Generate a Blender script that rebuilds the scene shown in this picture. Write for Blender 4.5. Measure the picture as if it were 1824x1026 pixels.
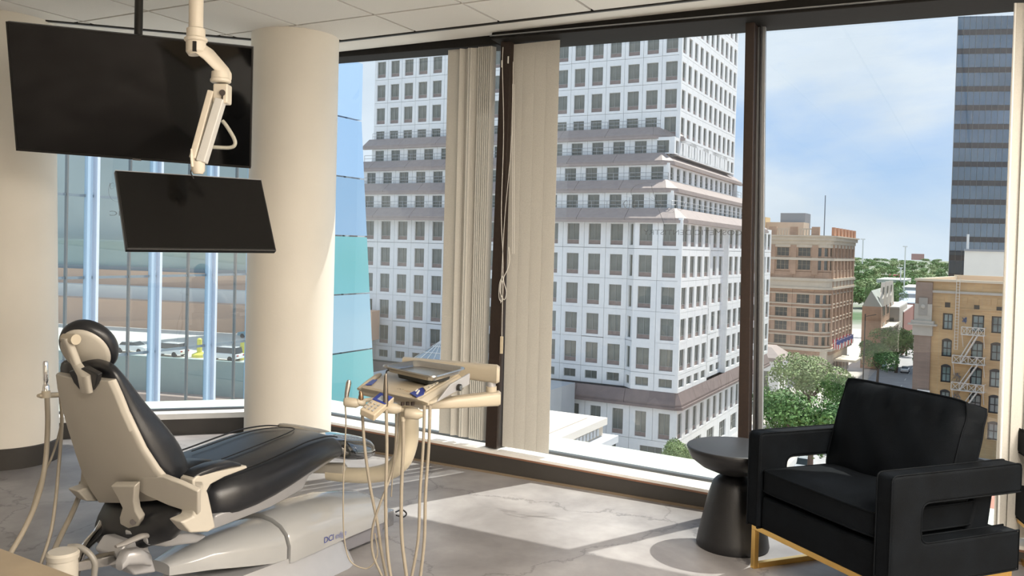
import bpy, bmesh, math, random
import numpy as np
from mathutils import Vector, Matrix
random.seed(7)
for o in list(bpy.data.objects): bpy.data.objects.remove(o, do_unlink=True)
scn = bpy.context.scene
COL = scn.collection
# ------------------------------------------------------------------ camera
F, ROLL, PITCH, PX, PY, CZ = 1530., math.radians(1.5), math.radians(1.3), 912., 474., 1.45
RM = Matrix.Rotation(math.pi/2-PITCH, 3, 'X') @ Matrix.Rotation(ROLL, 3, 'Z')
CAM = Vector((0, 0, CZ))
cd = bpy.data.cameras.new('camera'); cam = bpy.data.objects.new('camera', cd); COL.objects.link(cam)
cam.matrix_world = Matrix.Translation(CAM) @ RM.to_4x4()
cd.sensor_width = 36; cd.lens = 36*F/1824; cd.shift_y = (PY-513)/1824; cd.clip_end = 9000; cd.clip_start = .05
scn.camera = cam
# ------------------------------------------------------------------ world
scn.view_settings.view_transform = 'Standard'; scn.view_settings.look = 'None'
scn.view_settings.exposure = 0.12; scn.view_settings.gamma = 1; scn.view_settings.use_curve_mapping = False
W = bpy.data.worlds.new('sky'); scn.world = W; W.use_nodes = True
nt = W.node_tree; nt.nodes.clear()
def wn(t, **k):
    n = nt.nodes.new(t)
    for a, b in k.items(): setattr(n, a, b)
    return n
tc = wn('ShaderNodeTexCoord'); sx = wn('ShaderNodeSeparateXYZ'); nt.links.new(tc.outputs['Generated'], sx.inputs[0])
grad = wn('ShaderNodeValToRGB'); nt.links.new(sx.outputs['Z'], grad.inputs[0])
cr = grad.color_ramp; cr.elements[0].position = 0.0; cr.elements[0].color = (.50, .62, .76, 1)
cr.elements[1].position = .9; cr.elements[1].color = (.22, .40, .78, 1)
e_ = cr.elements.new(.14); e_.color = (.33, .50, .78, 1)
mp = wn('ShaderNodeMapping'); nt.links.new(tc.outputs['Generated'], mp.inputs[0])
mp.inputs['Scale'].default_value = (1.0, 1.0, 2.6); mp.inputs['Location'].default_value = (5., 5., 5.)
nz = wn('ShaderNodeTexNoise'); nz.inputs['Scale'].default_value = 2.6; nz.inputs['Detail'].default_value = 7; nz.inputs['Roughness'].default_value = .52
nz.inputs['Distortion'].default_value = .25
nt.links.new(mp.outputs[0], nz.inputs['Vector'])
cl = wn('ShaderNodeValToRGB'); nt.links.new(nz.outputs['Fac'], cl.inputs[0])
cl.color_ramp.elements[0].position = .36; cl.color_ramp.elements[0].color = (0, 0, 0, 1)
cl.color_ramp.elements[1].position = .56; cl.color_ramp.elements[1].color = (.93, .93, .93, 1)
nz2 = wn('ShaderNodeTexNoise'); nz2.inputs['Scale'].default_value = 6; nz2.inputs['Detail'].default_value = 5
nt.links.new(mp.outputs[0], nz2.inputs['Vector'])
cc = wn('ShaderNodeMix', data_type='RGBA'); nt.links.new(nz2.outputs['Fac'], cc.inputs[0])
cc.inputs[6].default_value = (.50, .58, .68, 1); cc.inputs[7].default_value = (.78, .83, .90, 1)
mx = wn('ShaderNodeMix', data_type='RGBA'); nt.links.new(cl.outputs[0], mx.inputs[0])
nt.links.new(grad.outputs[0], mx.inputs[6]); nt.links.new(cc.outputs[2], mx.inputs[7])
bg = wn('ShaderNodeBackground'); bg.inputs['Strength'].default_value = 1.2; nt.links.new(mx.outputs[2], bg.inputs[0])
wo = wn('ShaderNodeOutputWorld'); nt.links.new(bg.outputs[0], wo.inputs[0])
# ------------------------------------------------------------------ sun
SUNV = Vector((.80*math.cos(math.radians(63.5)), .60*math.cos(math.radians(63.5)), math.sin(math.radians(63.5))))
sd = bpy.data.lights.new('sun', 'SUN'); sd.energy = 6.4; sd.angle = math.radians(.6); sd.color = (1, .95, .88)
so = bpy.data.objects.new('sun', sd); COL.objects.link(so); so.location = (30, 20, 60)
so.rotation_euler = SUNV.to_track_quat('Z', 'Y').to_euler()
# added fill lights behind the viewer, unseen (matching panels built below)
FILL_LAMPS = [(.75, -.75), (1.65, .5), (1.8, -1.9), (2.6, 1.9), (2.6, -.6)]
for x, y in FILL_LAMPS:
    ld = bpy.data.lights.new('lamp_light', 'AREA'); ld.shape = 'RECTANGLE'; ld.size = .56; ld.size_y = 1.1
    ld.energy = 118; ld.color = (1, .91, .80)
    lo = bpy.data.objects.new('lamp_light', ld); COL.objects.link(lo); lo.location = (x, y, 2.76)
# ------------------------------------------------------------------ pixel / point helpers
def ray(x, y): return RM @ Vector(((x-PX)/F, -(y-PY)/F, -1))
def D(x, y, Y): r = ray(x, y); return CAM + r*(Y/r.y)
def G(x, y, z=0.): r = ray(x, y); return CAM + r*((z-CZ)/r.z)
def PL(x, y, p, n): r = ray(x, y); return CAM + r*((p-CAM).dot(n)/r.dot(n))
RMT = RM.transposed()
def proj(P):
    q = RMT @ (Vector(P)-CAM)
    if q.z > -.01: return (-9999, -9999)
    return (PX+F*q.x/-q.z, PY-F*q.y/-q.z)
V = Vector
g1 = V((.477, .879, 0)).normalized(); g2 = V((-g1.y, g1.x, 0)); UP = V((0, 0, 1))
# ------------------------------------------------------------------ materials
MATS = {}
def mat(name, col, rough=.6, metal=0., noise=0., nscale=20., bump=0., bscale=60., spec=.5, coat=0., alpha=1., emit=0., sheen=0., transl=0.):
    if name in MATS: return MATS[name]
    m = bpy.data.materials.new(name); m.use_nodes = True; MATS[name] = m
    t = m.node_tree; p = t.nodes['Principled BSDF']
    c = (*col, 1) if len(col) == 3 else col
    p.inputs['Base Color'].default_value = c; p.inputs['Roughness'].default_value = rough
    p.inputs['Metallic'].default_value = metal; p.inputs['Specular IOR Level'].default_value = spec
    p.inputs['Coat Weight'].default_value = coat; p.inputs['Alpha'].default_value = alpha
    if sheen: p.inputs['Sheen Weight'].default_value = sheen; p.inputs['Sheen Roughness'].default_value = .4
    if emit: p.inputs['Emission Color'].default_value = c; p.inputs['Emission Strength'].default_value = emit
    tcn = t.nodes.new('ShaderNodeTexCoord')
    n = t.nodes.new('ShaderNodeTexNoise'); n.inputs['Scale'].default_value = nscale; n.inputs['Detail'].default_value = 5
    t.links.new(tcn.outputs['Object'], n.inputs['Vector'])
    k = max(noise, .03)
    mr = t.nodes.new('ShaderNodeMapRange'); mr.inputs[1].default_value = .25; mr.inputs[2].default_value = .75
    mr.inputs[3].default_value = 1-k; mr.inputs[4].default_value = 1+k; t.links.new(n.outputs['Fac'], mr.inputs[0])
    mu = t.nodes.new('ShaderNodeVectorMath'); mu.operation = 'SCALE'; mu.inputs[0].default_value = c[:3]
    t.links.new(mr.outputs[0], mu.inputs['Scale']); t.links.new(mu.outputs[0], p.inputs['Base Color'])
    if bump:
        n2 = t.nodes.new('ShaderNodeTexNoise'); n2.inputs['Scale'].default_value = bscale; n2.inputs['Detail'].default_value = 4
        t.links.new(tcn.outputs['Object'], n2.inputs['Vector'])
        b = t.nodes.new('ShaderNodeBump'); b.inputs['Strength'].default_value = bump; b.inputs['Distance'].default_value = .01
        t.links.new(n2.outputs['Fac'], b.inputs['Height']); t.links.new(b.outputs[0], p.inputs['Normal'])
    return m
def glassmat(name, tint, spec=.04, rough=0., maxr=1.):
    if name in MATS: return MATS[name]
    m = bpy.data.materials.new(name); m.use_nodes = True; MATS[name] = m
    t = m.node_tree; t.nodes.clear()
    tr = t.nodes.new('ShaderNodeBsdfTransparent'); tr.inputs[0].default_value = (*tint, 1)
    gl = t.nodes.new('ShaderNodeBsdfGlossy'); gl.inputs['Roughness'].default_value = rough; gl.inputs[0].default_value = (1, 1, 1, 1)
    lw = t.nodes.new('ShaderNodeLayerWeight'); lw.inputs[0].default_value = .5
    pw = t.nodes.new('ShaderNodeMath'); pw.operation = 'POWER'; pw.inputs[1].default_value = 5; t.links.new(lw.outputs['Facing'], pw.inputs[0])
    mr = t.nodes.new('ShaderNodeMapRange'); mr.inputs[3].default_value = spec; mr.inputs[4].default_value = maxr; t.links.new(pw.outputs[0], mr.inputs[0])
    ms = t.nodes.new('ShaderNodeMixShader'); t.links.new(mr.outputs[0], ms.inputs[0]); t.links.new(tr.outputs[0], ms.inputs[1]); t.links.new(gl.outputs[0], ms.inputs[2])
    o = t.nodes.new('ShaderNodeOutputMaterial'); t.links.new(ms.outputs[0], o.inputs[0])
    return m
def brickmat(name, c1, c2, mortar, sc=1.):
    if name in MATS: return MATS[name]
    m = bpy.data.materials.new(name); m.use_nodes = True; MATS[name] = m
    t = m.node_tree; p = t.nodes['Principled BSDF']; p.inputs['Roughness'].default_value = .85
    uv = t.nodes.new('ShaderNodeTexCoord'); br = t.nodes.new('ShaderNodeTexBrick'); br.inputs['Scale'].default_value = sc
    sp = t.nodes.new('ShaderNodeSeparateXYZ'); cb = t.nodes.new('ShaderNodeCombineXYZ'); ad = t.nodes.new('ShaderNodeMath')
    t.links.new(uv.outputs['Object'], sp.inputs[0]); t.links.new(sp.outputs[0], ad.inputs[0]); t.links.new(sp.outputs[1], ad.inputs[1])
    t.links.new(ad.outputs[0], cb.inputs[0]); t.links.new(sp.outputs[2], cb.inputs[1]); t.links.new(cb.outputs[0], br.inputs['Vector'])
    br.inputs['Color1'].default_value = (*c1, 1); br.inputs['Color2'].default_value = (*c2, 1); br.inputs['Mortar'].default_value = (*mortar, 1)
    br.inputs['Brick Width'].default_value = .6; br.inputs['Row Height'].default_value = .25; br.inputs['Mortar Size'].default_value = .012
    nn = t.nodes.new('ShaderNodeTexNoise'); nn.inputs['Scale'].default_value = .35; nn.inputs['Detail'].default_value = 6; t.links.new(uv.outputs['Object'], nn.inputs['Vector'])
    mr = t.nodes.new('ShaderNodeMapRange'); mr.inputs[1].default_value = .3; mr.inputs[2].default_value = .7; mr.inputs[3].default_value = .82; mr.inputs[4].default_value = 1.12
    t.links.new(nn.outputs['Fac'], mr.inputs[0])
    vm = t.nodes.new('ShaderNodeVectorMath'); vm.operation = 'SCALE'; t.links.new(br.outputs['Color'], vm.inputs[0]); t.links.new(mr.outputs[0], vm.inputs['Scale'])
    t.links.new(vm.outputs[0], p.inputs['Base Color'])
    return m
# ------------------------------------------------------------------ mesh builder
class MB:
    def __init__(s): s.v = []; s.f = []; s.m = []
    def add(s, vs, fs, mi=0):
        b = len(s.v); s.v += [tuple(x) for x in vs]; s.f += [tuple(i+b for i in f) for f in fs]; s.m += [mi]*len(fs); return s
    def box(s, o, a, b, c, mi=0):
        o, a, b, c = V(o), V(a), V(b), V(c)
        if a.cross(b).dot(c) < 0: a, b = b, a
        vs = [o, o+a, o+a+b, o+b, o+c, o+a+c, o+a+b+c, o+b+c]
        return s.add(vs, [(0,3,2,1), (4,5,6,7), (0,1,5,4), (1,2,6,5), (2,3,7,6), (3,0,4,7)], mi)
    def cbox(s, c, a, b, h, mi=0):   # centred in plan, a,b full vectors, h height from c.z
        c, a, b = V(c), V(a), V(b); return s.box(c-a/2-b/2, a, b, UP*h, mi)
    def aabox(s, x0, x1, y0, y1, z0, z1, mi=0): return s.box((x0,y0,z0), (x1-x0,0,0), (0,y1-y0,0), (0,0,z1-z0), mi)
    def hexa(s, p, mi=0): return s.add(p, [(0,3,2,1), (4,5,6,7), (0,1,5,4), (1,2,6,5), (2,3,7,6), (3,0,4,7)], mi)
    def quad(s, *p, mi=0): return s.add(p, [(0,1,2,3)], mi)
    def loft(s, rings, mi=0, caps=True, closed=True):
        n = len(rings[0]); vs = [q for r in rings for q in r]; fs = []
        for i in range(len(rings)-1):
            for j in range(n if closed else n-1):
                k = (j+1) % n; fs.append((i*n+j, i*n+k, (i+1)*n+k, (i+1)*n+j))
        if caps: fs += [tuple(range(n-1, -1, -1)), tuple((len(rings)-1)*n+i for i in range(n))]
        return s.add(vs, fs, mi)
    def tube(s, pts, r, n=8, mi=0, caps=True, flat=1.):
        pts = [V(p) for p in pts]; rs = r if isinstance(r, (list, tuple)) else [r]*len(pts)
        if len(rs) != len(pts): rs = [float(np.interp(i/(len(pts)-1)*(len(rs)-1), range(len(rs)), rs)) for i in range(len(pts))]
        rings = []; ref = None
        for i, p in enumerate(pts):
            t = (pts[min(i+1, len(pts)-1)]-pts[max(i-1, 0)]).normalized()
            if ref is None: ref = t.cross(UP if abs(t.z) < .9 else V((1,0,0))).normalized()
            ref = (ref-t*ref.dot(t)).normalized(); bn = t.cross(ref)
            rings.append([p+(ref*math.cos(a)+bn*math.sin(a)*flat)*rs[i] for a in [2*math.pi*k/n for k in range(n)]])
        return s.loft(rings, mi, caps)
    def lathe(s, prof, c, n=48, mi=0, ax=None):
        c = V(c); return s.loft([[c+V((math.cos(a)*r, math.sin(a)*r, z)) for a in [2*math.pi*k/n for k in range(n)]] for r, z in prof], mi)
    def prism(s, poly, vec, mi=0):
        poly = [V(p) for p in poly]; vec = V(vec); n = len(poly)
        return s.loft([poly, [p+vec for p in poly]], mi)
    def ell(s, c, a, b, d, n=16, k=10, mi=0):
        c, a, b, d = V(c), V(a), V(b), V(d); rings = []
        for i in range(k+1):
            t = -math.pi/2+math.pi*i/k*.998+.003
            rings.append([c+d*math.sin(t)+(a*math.cos(q)+b*math.sin(q))*math.cos(t) for q in [2*math.pi*j/n for j in range(n)]])
        return s.loft(rings, mi)
    def build(s, name, mats, parent=None, bevel=0., smooth=False, seg=2, label=None, cat=None, group=None, kind=None, loc=None, sub=0, fix=True):
        me = bpy.data.meshes.new(name)
        if parent is not None: org = wloc(parent)
        elif loc is not None: org = V(loc)
        else:
            A = np.array(s.v); org = V((float((A[:,0].min()+A[:,0].max())/2), float((A[:,1].min()+A[:,1].max())/2), float(A[:,2].min())))
        me.from_pydata([(x-org.x, y-org.y, z-org.z) for x, y, z in s.v], [], s.f)
        if not isinstance(mats, (list, tuple)): mats = [mats]
        for m in mats: me.materials.append(m)
        if len(mats) > 1: me.polygons.foreach_set('material_index', s.m)
        if fix:
            bm = bmesh.new(); bm.from_mesh(me); bmesh.ops.recalc_face_normals(bm, faces=bm.faces); bm.to_mesh(me); bm.free()
        if smooth:
            me.polygons.foreach_set('use_smooth', [True]*len(me.polygons)); me.set_sharp_from_angle(angle=math.radians(smooth if smooth is not True else 40))
        o = bpy.data.objects.new(name, me); COL.objects.link(o)
        if parent is not None: o.parent = parent
        else: o.location = org
        if bevel:
            b = o.modifiers.new('bevel', 'BEVEL'); b.width = bevel; b.segments = seg; b.limit_method = 'ANGLE'; b.angle_limit = math.radians(35)
            me.polygons.foreach_set('use_smooth', [True]*len(me.polygons)); b.harden_normals = False
            wn_ = o.modifiers.new('wn', 'WEIGHTED_NORMAL'); wn_.keep_sharp = False
        if sub:
            b = o.modifiers.new('sub', 'SUBSURF'); b.levels = b.render_levels = sub
        tag(o, label, cat, group, kind)
        return o
def wloc(o):
    l = V(o.location)
    while o.parent is not None: o = o.parent; l += V(o.location)
    return l
def tag(o, label=None, cat=None, group=None, kind=None):
    if label: o['label'] = label
    if cat: o['category'] = cat
    if group: o['group'] = group
    if kind: o['kind'] = kind
def thing(name, loc, label, cat, group=None, kind=None, rz=0.):
    o = bpy.data.objects.new(name, None); COL.objects.link(o); o.location = loc; o.rotation_euler = (0, 0, rz); o.empty_display_size = .1
    tag(o, label, cat, group, kind); return o
def copy_tree(o, parent=None):
    c = o.copy(); COL.objects.link(c); c.parent = parent
    for ch in list(o.children): copy_tree(ch, c)
    return c
def smooth_path(pts, k=6):
    pts = [V(p) for p in pts]; out = []
    P = [2*pts[0]-pts[1]]+pts+[2*pts[-1]-pts[-2]]
    for i in range(1, len(P)-2):
        for j in range(k):
            t = j/k; a, b, c, d = P[i-1], P[i], P[i+1], P[i+2]
            out.append(.5*((2*b)+(c-a)*t+(2*a-5*b+4*c-d)*t*t+(3*b-a-3*c+d)*t**3))
    out.append(pts[-1]); return out
def text_mb(txt, o, ux, uz, h, th, mb=None, mi=0):   # lettering as solid mesh, ux = reading direction, height h
    cu = bpy.data.curves.new('t', 'FONT'); cu.body = txt; cu.size = 1; cu.extrude = .0; cu.resolution_u = 3
    ob = bpy.data.objects.new('t', cu); COL.objects.link(ob); bpy.context.view_layer.update()
    me = bpy.data.meshes.new_from_object(ob.evaluated_get(bpy.context.evaluated_depsgraph_get()))
    n = V(ux).cross(V(uz)).normalized()*th; mb = mb or MB(); s = h/.7; o, ux, uz = V(o), V(ux), V(uz)
    mb.add([o+ux*(v.co.x*s)+uz*(v.co.y*s)+n for v in me.vertices], [tuple(p.vertices) for p in me.polygons], mi)
    bpy.data.objects.remove(ob); bpy.data.curves.remove(cu); bpy.data.meshes.remove(me)
    return mb
# shared colours
M_white = mat('painted_wall', (.60, .565, .50), .75, bump=.05, bscale=200)
M_colm = mat('column_paint', (.80, .76, .68), .6, noise=.03, nscale=3, bump=.04, bscale=90)
M_tile = mat('ceiling_tile_fibre', (.78, .76, .72), .95, noise=.10, nscale=420, bump=.5, bscale=260)
M_tbar = mat('ceiling_bar', (.55, .53, .50), .6)
M_black = mat('black_metal', (.012, .011, .010), .4)
M_dark = mat('dark_bronze', (.014, .013, .012), .7, noise=.15, nscale=40, spec=.2)
M_bronze = mat('brown_mullion', (.022, .012, .008), .5, noise=.25, nscale=60)
M_base = mat('baseboard_vinyl', (.045, .040, .035), .5)
M_sill = mat('sill_paint', (.80, .79, .76), .5)
M_grey = mat('grey_aluminium', (.30, .31, .32), .35, metal=.6)
M_pane = glassmat('window_glass', (.93, .965, .95), .07)
M_vane = mat('blind_fabric', (.54, .525, .48), .85, noise=.06, nscale=150, bump=.2, bscale=300)
# ================================================================== ROOM
O0 = G(900, 847); w = -g2; n1 = g1
def WP(s, d, z): return O0 + w*s + n1*d + UP*z
w0 = V((.957, .29, 0)).normalized(); n0 = V((-w0.y, w0.x, 0)); CN = V((-1.93, 6.445, 0))
def LP(s, d, z): return CN + w0*s + n0*d + UP*z       # s negative towards the left
def isect(d):     # plan point common to both wall lines at offset d
    a, b = WP(0, d, 0), LP(0, d, 0)
    den = w.x*w0.y-w.y*w0.x; t = ((b.x-a.x)*w0.y-(b.y-a.y)*w0.x)/den
    return a+w*t
E0 = LP(-2.9, .3, 0); SR = 3.6; ER = WP(SR, .3, 0); YB = -3.6
# floor
m = bpy.data.materials.new('stone_floor'); m.use_nodes = True; t = m.node_tree; p = t.nodes['Principled BSDF']
def N(t, ty, **k):
    n = t.nodes.new(ty)
    for a, b in k.items():
        if a in n.inputs: n.inputs[a].default_value = b
        else: setattr(n, a, b)
    return n
tcf = N(t, 'ShaderNodeTexCoord')
wa = N(t, 'ShaderNodeTexNoise', Scale=1.3, Detail=6., Distortion=1.2); t.links.new(tcf.outputs['Object'], wa.inputs['Vector'])
wb = N(t, 'ShaderNodeTexNoise', Scale=5., Detail=9., Roughness=.65); t.links.new(tcf.outputs['Object'], wb.inputs['Vector'])
addv = N(t, 'ShaderNodeMixRGB', blend_type='ADD'); addv.inputs[0].default_value = .28
t.links.new(tcf.outputs['Object'], addv.inputs[1]); t.links.new(wb.outputs['Color'], addv.inputs[2])
vo = N(t, 'ShaderNodeTexVoronoi', Scale=.8); vo.feature = 'DISTANCE_TO_EDGE'; t.links.new(addv.outputs[0], vo.inputs['Vector'])
vr = N(t, 'ShaderNodeValToRGB'); t.links.new(vo.outputs['Distance'], vr.inputs[0])
vr.color_ramp.elements[0].position = .0; vr.color_ramp.elements[0].color = (.52, .52, .52, 1); vr.color_ramp.elements[1].position = .008; vr.color_ramp.elements[1].color = (1, 1, 1, 1)
c1 = N(t, 'ShaderNodeValToRGB'); t.links.new(wa.outputs['Fac'], c1.inputs[0])
c1.color_ramp.elements[0].position = .3; c1.color_ramp.elements[0].color = (.19, .178, .175, 1); c1.color_ramp.elements[1].position = .72; c1.color_ramp.elements[1].color = (.37, .355, .35, 1)
c2 = N(t, 'ShaderNodeValToRGB'); t.links.new(wb.outputs['Fac'], c2.inputs[0])
c2.color_ramp.elements[0].position = .3; c2.color_ramp.elements[0].color = (.84, .83, .83, 1); c2.color_ramp.elements[1].position = .7; c2.color_ramp.elements[1].color = (1.12, 1.12, 1.12, 1)
mu1 = N(t, 'ShaderNodeMixRGB', blend_type='MULTIPLY'); mu1.inputs[0].default_value = 1; t.links.new(c1.outputs[0], mu1.inputs[1]); t.links.new(c2.outputs[0], mu1.inputs[2])
mu2 = N(t, 'ShaderNodeMixRGB', blend_type='MULTIPLY'); mu2.inputs[0].default_value = .8; t.links.new(mu1.outputs[0], mu2.inputs[1]); t.links.new(vr.outputs[0], mu2.inputs[2])
t.links.new(mu2.outputs[0], p.inputs['Base Color']); p.inputs['Roughness'].default_value = .42
M_floor = m
poly = [V((E0.x, YB, -.12)), V((ER.x, YB, -.12)), V((ER.x, ER.y, -.12)), isect(.3)-UP*.12, V((E0.x, E0.y, -.12))]
MB().prism(poly, UP*.12).build('floor', M_floor, kind='structure', loc=(0, 0, 0))
# ceiling: slab, bars and tiles
ZC = 2.8
cl_ = MB().prism([q+UP*(.12+ZC+.06) for q in poly], UP*.2).build('ceiling', M_tbar, kind='structure', loc=(0, 0, 0))
c0 = G(528, 45, ZC); TS = .61
def inpoly(q):
    a = WP(0, -.24, 0); b = LP(0, -.66, 0)
    return (q-a).dot(n1) < 0 and (q-b).dot(n0) < 0 and q.x > E0.x+.05 and q.x < ER.x-.02 and q.y > YB+.05
tme = None; tiles = 0
from mathutils.geometry import intersect_line_plane
def clip(pg, q0, nn):
    out = []
    for i in range(len(pg)):
        a, b = pg[i], pg[(i+1) % len(pg)]; da, db = (a-q0).dot(nn), (b-q0).dot(nn)
        if da <= 0: out.append(a)
        if da*db < 0: out.append(a+(b-a)*(da/(da-db)))
    return out
far = MB()
for i in range(-16, 3):
    for j in range(-10, 10):
        a = c0 + g1*(i*TS+.009) + g2*(j*TS+.009); L = TS-.018
        pg = [a, a+g1*L, a+g1*L+g2*L, a+g2*L]; full = all(inpoly(q) for q in pg)
        if not full:
            for q0, nn in ((WP(0, -.24, 0), n1), (LP(0, -.66, 0), n0), (V((E0.x+.05, 0, 0)), V((-1, 0, 0))), (V((ER.x-.02, 0, 0)), V((1, 0, 0))), (V((0, YB+.05, 0)), V((0, -1, 0)))):
                pg = clip(pg, q0, nn)
                if len(pg) < 3: break
            if len(pg) < 3: continue
            pg = [V((q.x, q.y, ZC)) for q in pg]
        ctr = sum(pg, V())/len(pg)
        if ctr.y > 1.2: MB().prism(pg, UP*.03).build('ceiling_tile', M_tile, parent=cl_)
        else: far.prism(pg, UP*.03)
far.build('ceiling_tile', M_tile, parent=cl_, kind='stuff')
bars = MB()
for i in range(-16, 3):
    a, b = c0+g1*i*TS+g2*-7, c0+g1*i*TS+g2*7
    bars.box(a-g1*.007+UP*.008, g2*14, g1*.014, UP*.02)
bars2 = MB()
# perimeter soffit strips (between dark slot and header)
def strip(a, b, nrm, d0, d1, z0, z1, name, m, **k):
    q = [a+nrm*d0, b+nrm*d0, b+nrm*d1, a+nrm*d1]
    return MB().prism([V((v.x, v.y, z0)) for v in q], UP*(z1-z0)).build(name, m, kind='structure', **k)
cA, cB = isect(-.24), isect(-.03)
R0 = WP(SR, 0, 0)
q = [isect(-.205), WP(SR, -.205, 0), WP(SR, .02, 0), isect(.02)]
MB().prism([V((v.x, v.y, ZC-.004)) for v in q], UP*.05).build('trim_1', M_tile, kind='structure')
cornr = isect(-.205); le = LP(-2.9, -.62, 0)
q = [LP(-2.9, -.62, 0), LP(.35, -.62, 0), LP(.1, 0, 0), LP(-2.9, 0, 0)]
MB().prism([V((v.x, v.y, ZC-.003)) for v in q], UP*.05).build('trim_2', M_tile, kind='structure')
# black slots
q = [WP(-1.6, -.235, 0), WP(SR, -.235, 0), WP(SR, -.215, 0), WP(-1.6, -.215, 0)]
MB().prism([V((v.x, v.y, ZC-.008)) for v in q], UP*.05).build('trim_3', M_black, kind='structure')
q = [LP(-2.85, -.655, 0), LP(.33, -.655, 0), LP(.33, -.628, 0), LP(-2.85, -.628, 0)]
MB().prism([V((v.x, v.y, ZC-.008)) for v in q], UP*.05).build('trim_4', M_black, kind='structure')
# headers (dark), slightly out of level as measured
def hz(s): return 2.737-.0165*s
def gz(s): return .153-.020*s
mb = MB()
s0, s1 = -2.0, -.16
mb.hexa([WP(s0,.03,hz(s0)), WP(s1,.03,hz(s1)), WP(s1,.22,hz(s1)), WP(s0,.22,hz(s0)), WP(s0,.03,ZC+.02), WP(s1,.03,ZC+.02), WP(s1,.22,ZC+.02), WP(s0,.22,ZC+.02)])
s0, s1 = -.16, SR
mb.hexa([WP(s0,-.05,hz(s0)+.012), WP(s1,-.05,hz(s1)+.012), WP(s1,.22,hz(s1)-.008), WP(s0,.22,hz(s0)-.008), WP(s0,-.03,ZC+.02), WP(s1,-.03,ZC+.02), WP(s1,.22,ZC+.02), WP(s0,.22,ZC+.02)])
hd = mb.build('trim_5', M_dark, kind='structure', bevel=.006)
MB().hexa([WP(s0,-.064,hz(s0)+.028), WP(s1,-.064,hz(s1)+.028), WP(s1,-.05,hz(s1)+.028), WP(s0,-.05,hz(s0)+.028), WP(s0,-.064,hz(s0)+.034), WP(s1,-.064,hz(s1)+.034), WP(s1,-.05,hz(s1)+.034), WP(s0,-.05,hz(s0)+.034)]).build('head_track', M_grey, parent=hd)
MB().box(LP(-2.9, .03, 2.70), w0*3.2, n0*.17, UP*.12).build('trim_6', M_dark, kind='structure')
# bases and sills
mb = MB(); s0, s1 = -2.15, SR
bz = lambda s: gz(s)-.035
sill = MB()
for nm, za, zb, d0, d1, M_ in (('baseboard_right', lambda s: 0, bz, 0, .03, M_base), ('trim_7', lambda s: 0 if 0 else bz(s)-.0, gz, .0, .14, M_sill)):
    mb = MB(); mb.hexa([WP(s0,d0,za(s0)), WP(s1,d0,za(s1)), WP(s1,d1,za(s1)), WP(s0,d1,za(s0)), WP(s0,d0,zb(s0) if nm[0]=='b' else zb(s0)-.012), WP(s1,d0,zb(s1) if nm[0]=='b' else zb(s1)-.012), WP(s1,d1,zb(s1)), WP(s0,d1,zb(s0))])
    o = mb.build(nm, M_, kind='structure')
MB().hexa([WP(s0,-.004,bz(s0)-.004), WP(s1,-.004,bz(s1)-.004), WP(s1,.01,bz(s1)-.004), WP(s0,.01,bz(s0)-.004), WP(s0,-.004,bz(s0)+.006), WP(s1,-.004,bz(s1)+.006), WP(s1,.01,bz(s1)+.006), WP(s0,.01,bz(s0)+.006)]).build('trim_8', mat('copper_trim', (.22, .11, .07), .5), kind='structure')
MB().box(WP(s0,-.012,0), w*(s1-s0), n1*.012, UP*.012).build('trim_9', mat('tan_caulk', (.20, .15, .10), .7), kind='structure')
MB().box(LP(-2.9, 0, 0), w0*2.9, n0*.03, UP*.115).build('baseboard_left', M_base, kind='structure')
MB().box(LP(-2.9, 0, .115), w0*2.92, n0*.14, UP*.04).build('trim_10', M_sill, kind='structure')
# spandrel wall below glass + outside ledge
MB().box(WP(-2.2,.16,-1.2), w*(SR+2.2), n1*.12, UP*1.28).build('wall_front', M_dark, kind='structure')
MB().box(LP(-2.9,.16,-1.2), w0*2.95, n0*.12, UP*1.3).build('wall_front_left', M_dark, kind='structure')
M_ledge = mat('outside_ledge', (.50, .56, .49), .8, noise=.1, nscale=6)
MB().hexa([WP(-2.3,.17,.04), WP(SR,.17,-.08), WP(SR,.62,-.08), WP(-2.3,.62,.04), WP(-2.3,.17,gz(-2.3)-.012), WP(SR,.17,gz(SR)-.012), WP(SR,.62,gz(SR)-.012), WP(-2.3,.62,gz(-2.3)-.012)]).build('trim_11', M_ledge, kind='structure')
MB().box(LP(-2.9,.17,.02), w0*2.95, n0*.45, UP*.122).build('trim_12', M_ledge, kind='structure')
# windows: panes and frames
def window(n, P, sa, sb, zl, zh, label_len=0):
    wo_ = thing('window_%d' % n, P((sa+sb)/2, .14, 0), None, None, kind='structure')
    MB().hexa([P(sa,.146,zl(sa)), P(sb,.146,zl(sb)), P(sb,.150,zl(sb)), P(sa,.150,zl(sa)), P(sa,.146,zh(sa)), P(sb,.146,zh(sb)), P(sb,.150,zh(sb)), P(sa,.150,zh(sa))]).v
    MB().quad(P(sa,.148,zl(sa)), P(sb,.148,zl(sb)), P(sb,.148,zh(sb)), P(sa,.148,zh(sa))).build('glass_pane', M_pane, parent=wo_, fix=False)
    f = MB(); f.hexa([P(sa,.125,zl(sa)-.004), P(sb,.125,zl(sb)-.004), P(sb,.165,zl(sb)-.004), P(sa,.165,zl(sa)-.004), P(sa,.125,zl(sa)+.014), P(sb,.125,zl(sb)+.014), P(sb,.165,zl(sb)+.014), P(sa,.165,zl(sa)+.014)])
    f.build('frame', mat('window_gasket', (.10, .11, .12), .4, metal=.3), parent=wo_)
    return wo_
window(1, LP, -2.88, .02, lambda s: .155, lambda s: 2.71)
window(2, WP, -2.1, -.13, gz, hz)
window(3, WP, -.08, 1.47, gz, hz)
window(4, WP, 1.50, 2.98, gz, hz)
window(5, WP, 3.04, SR, gz, hz)
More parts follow.
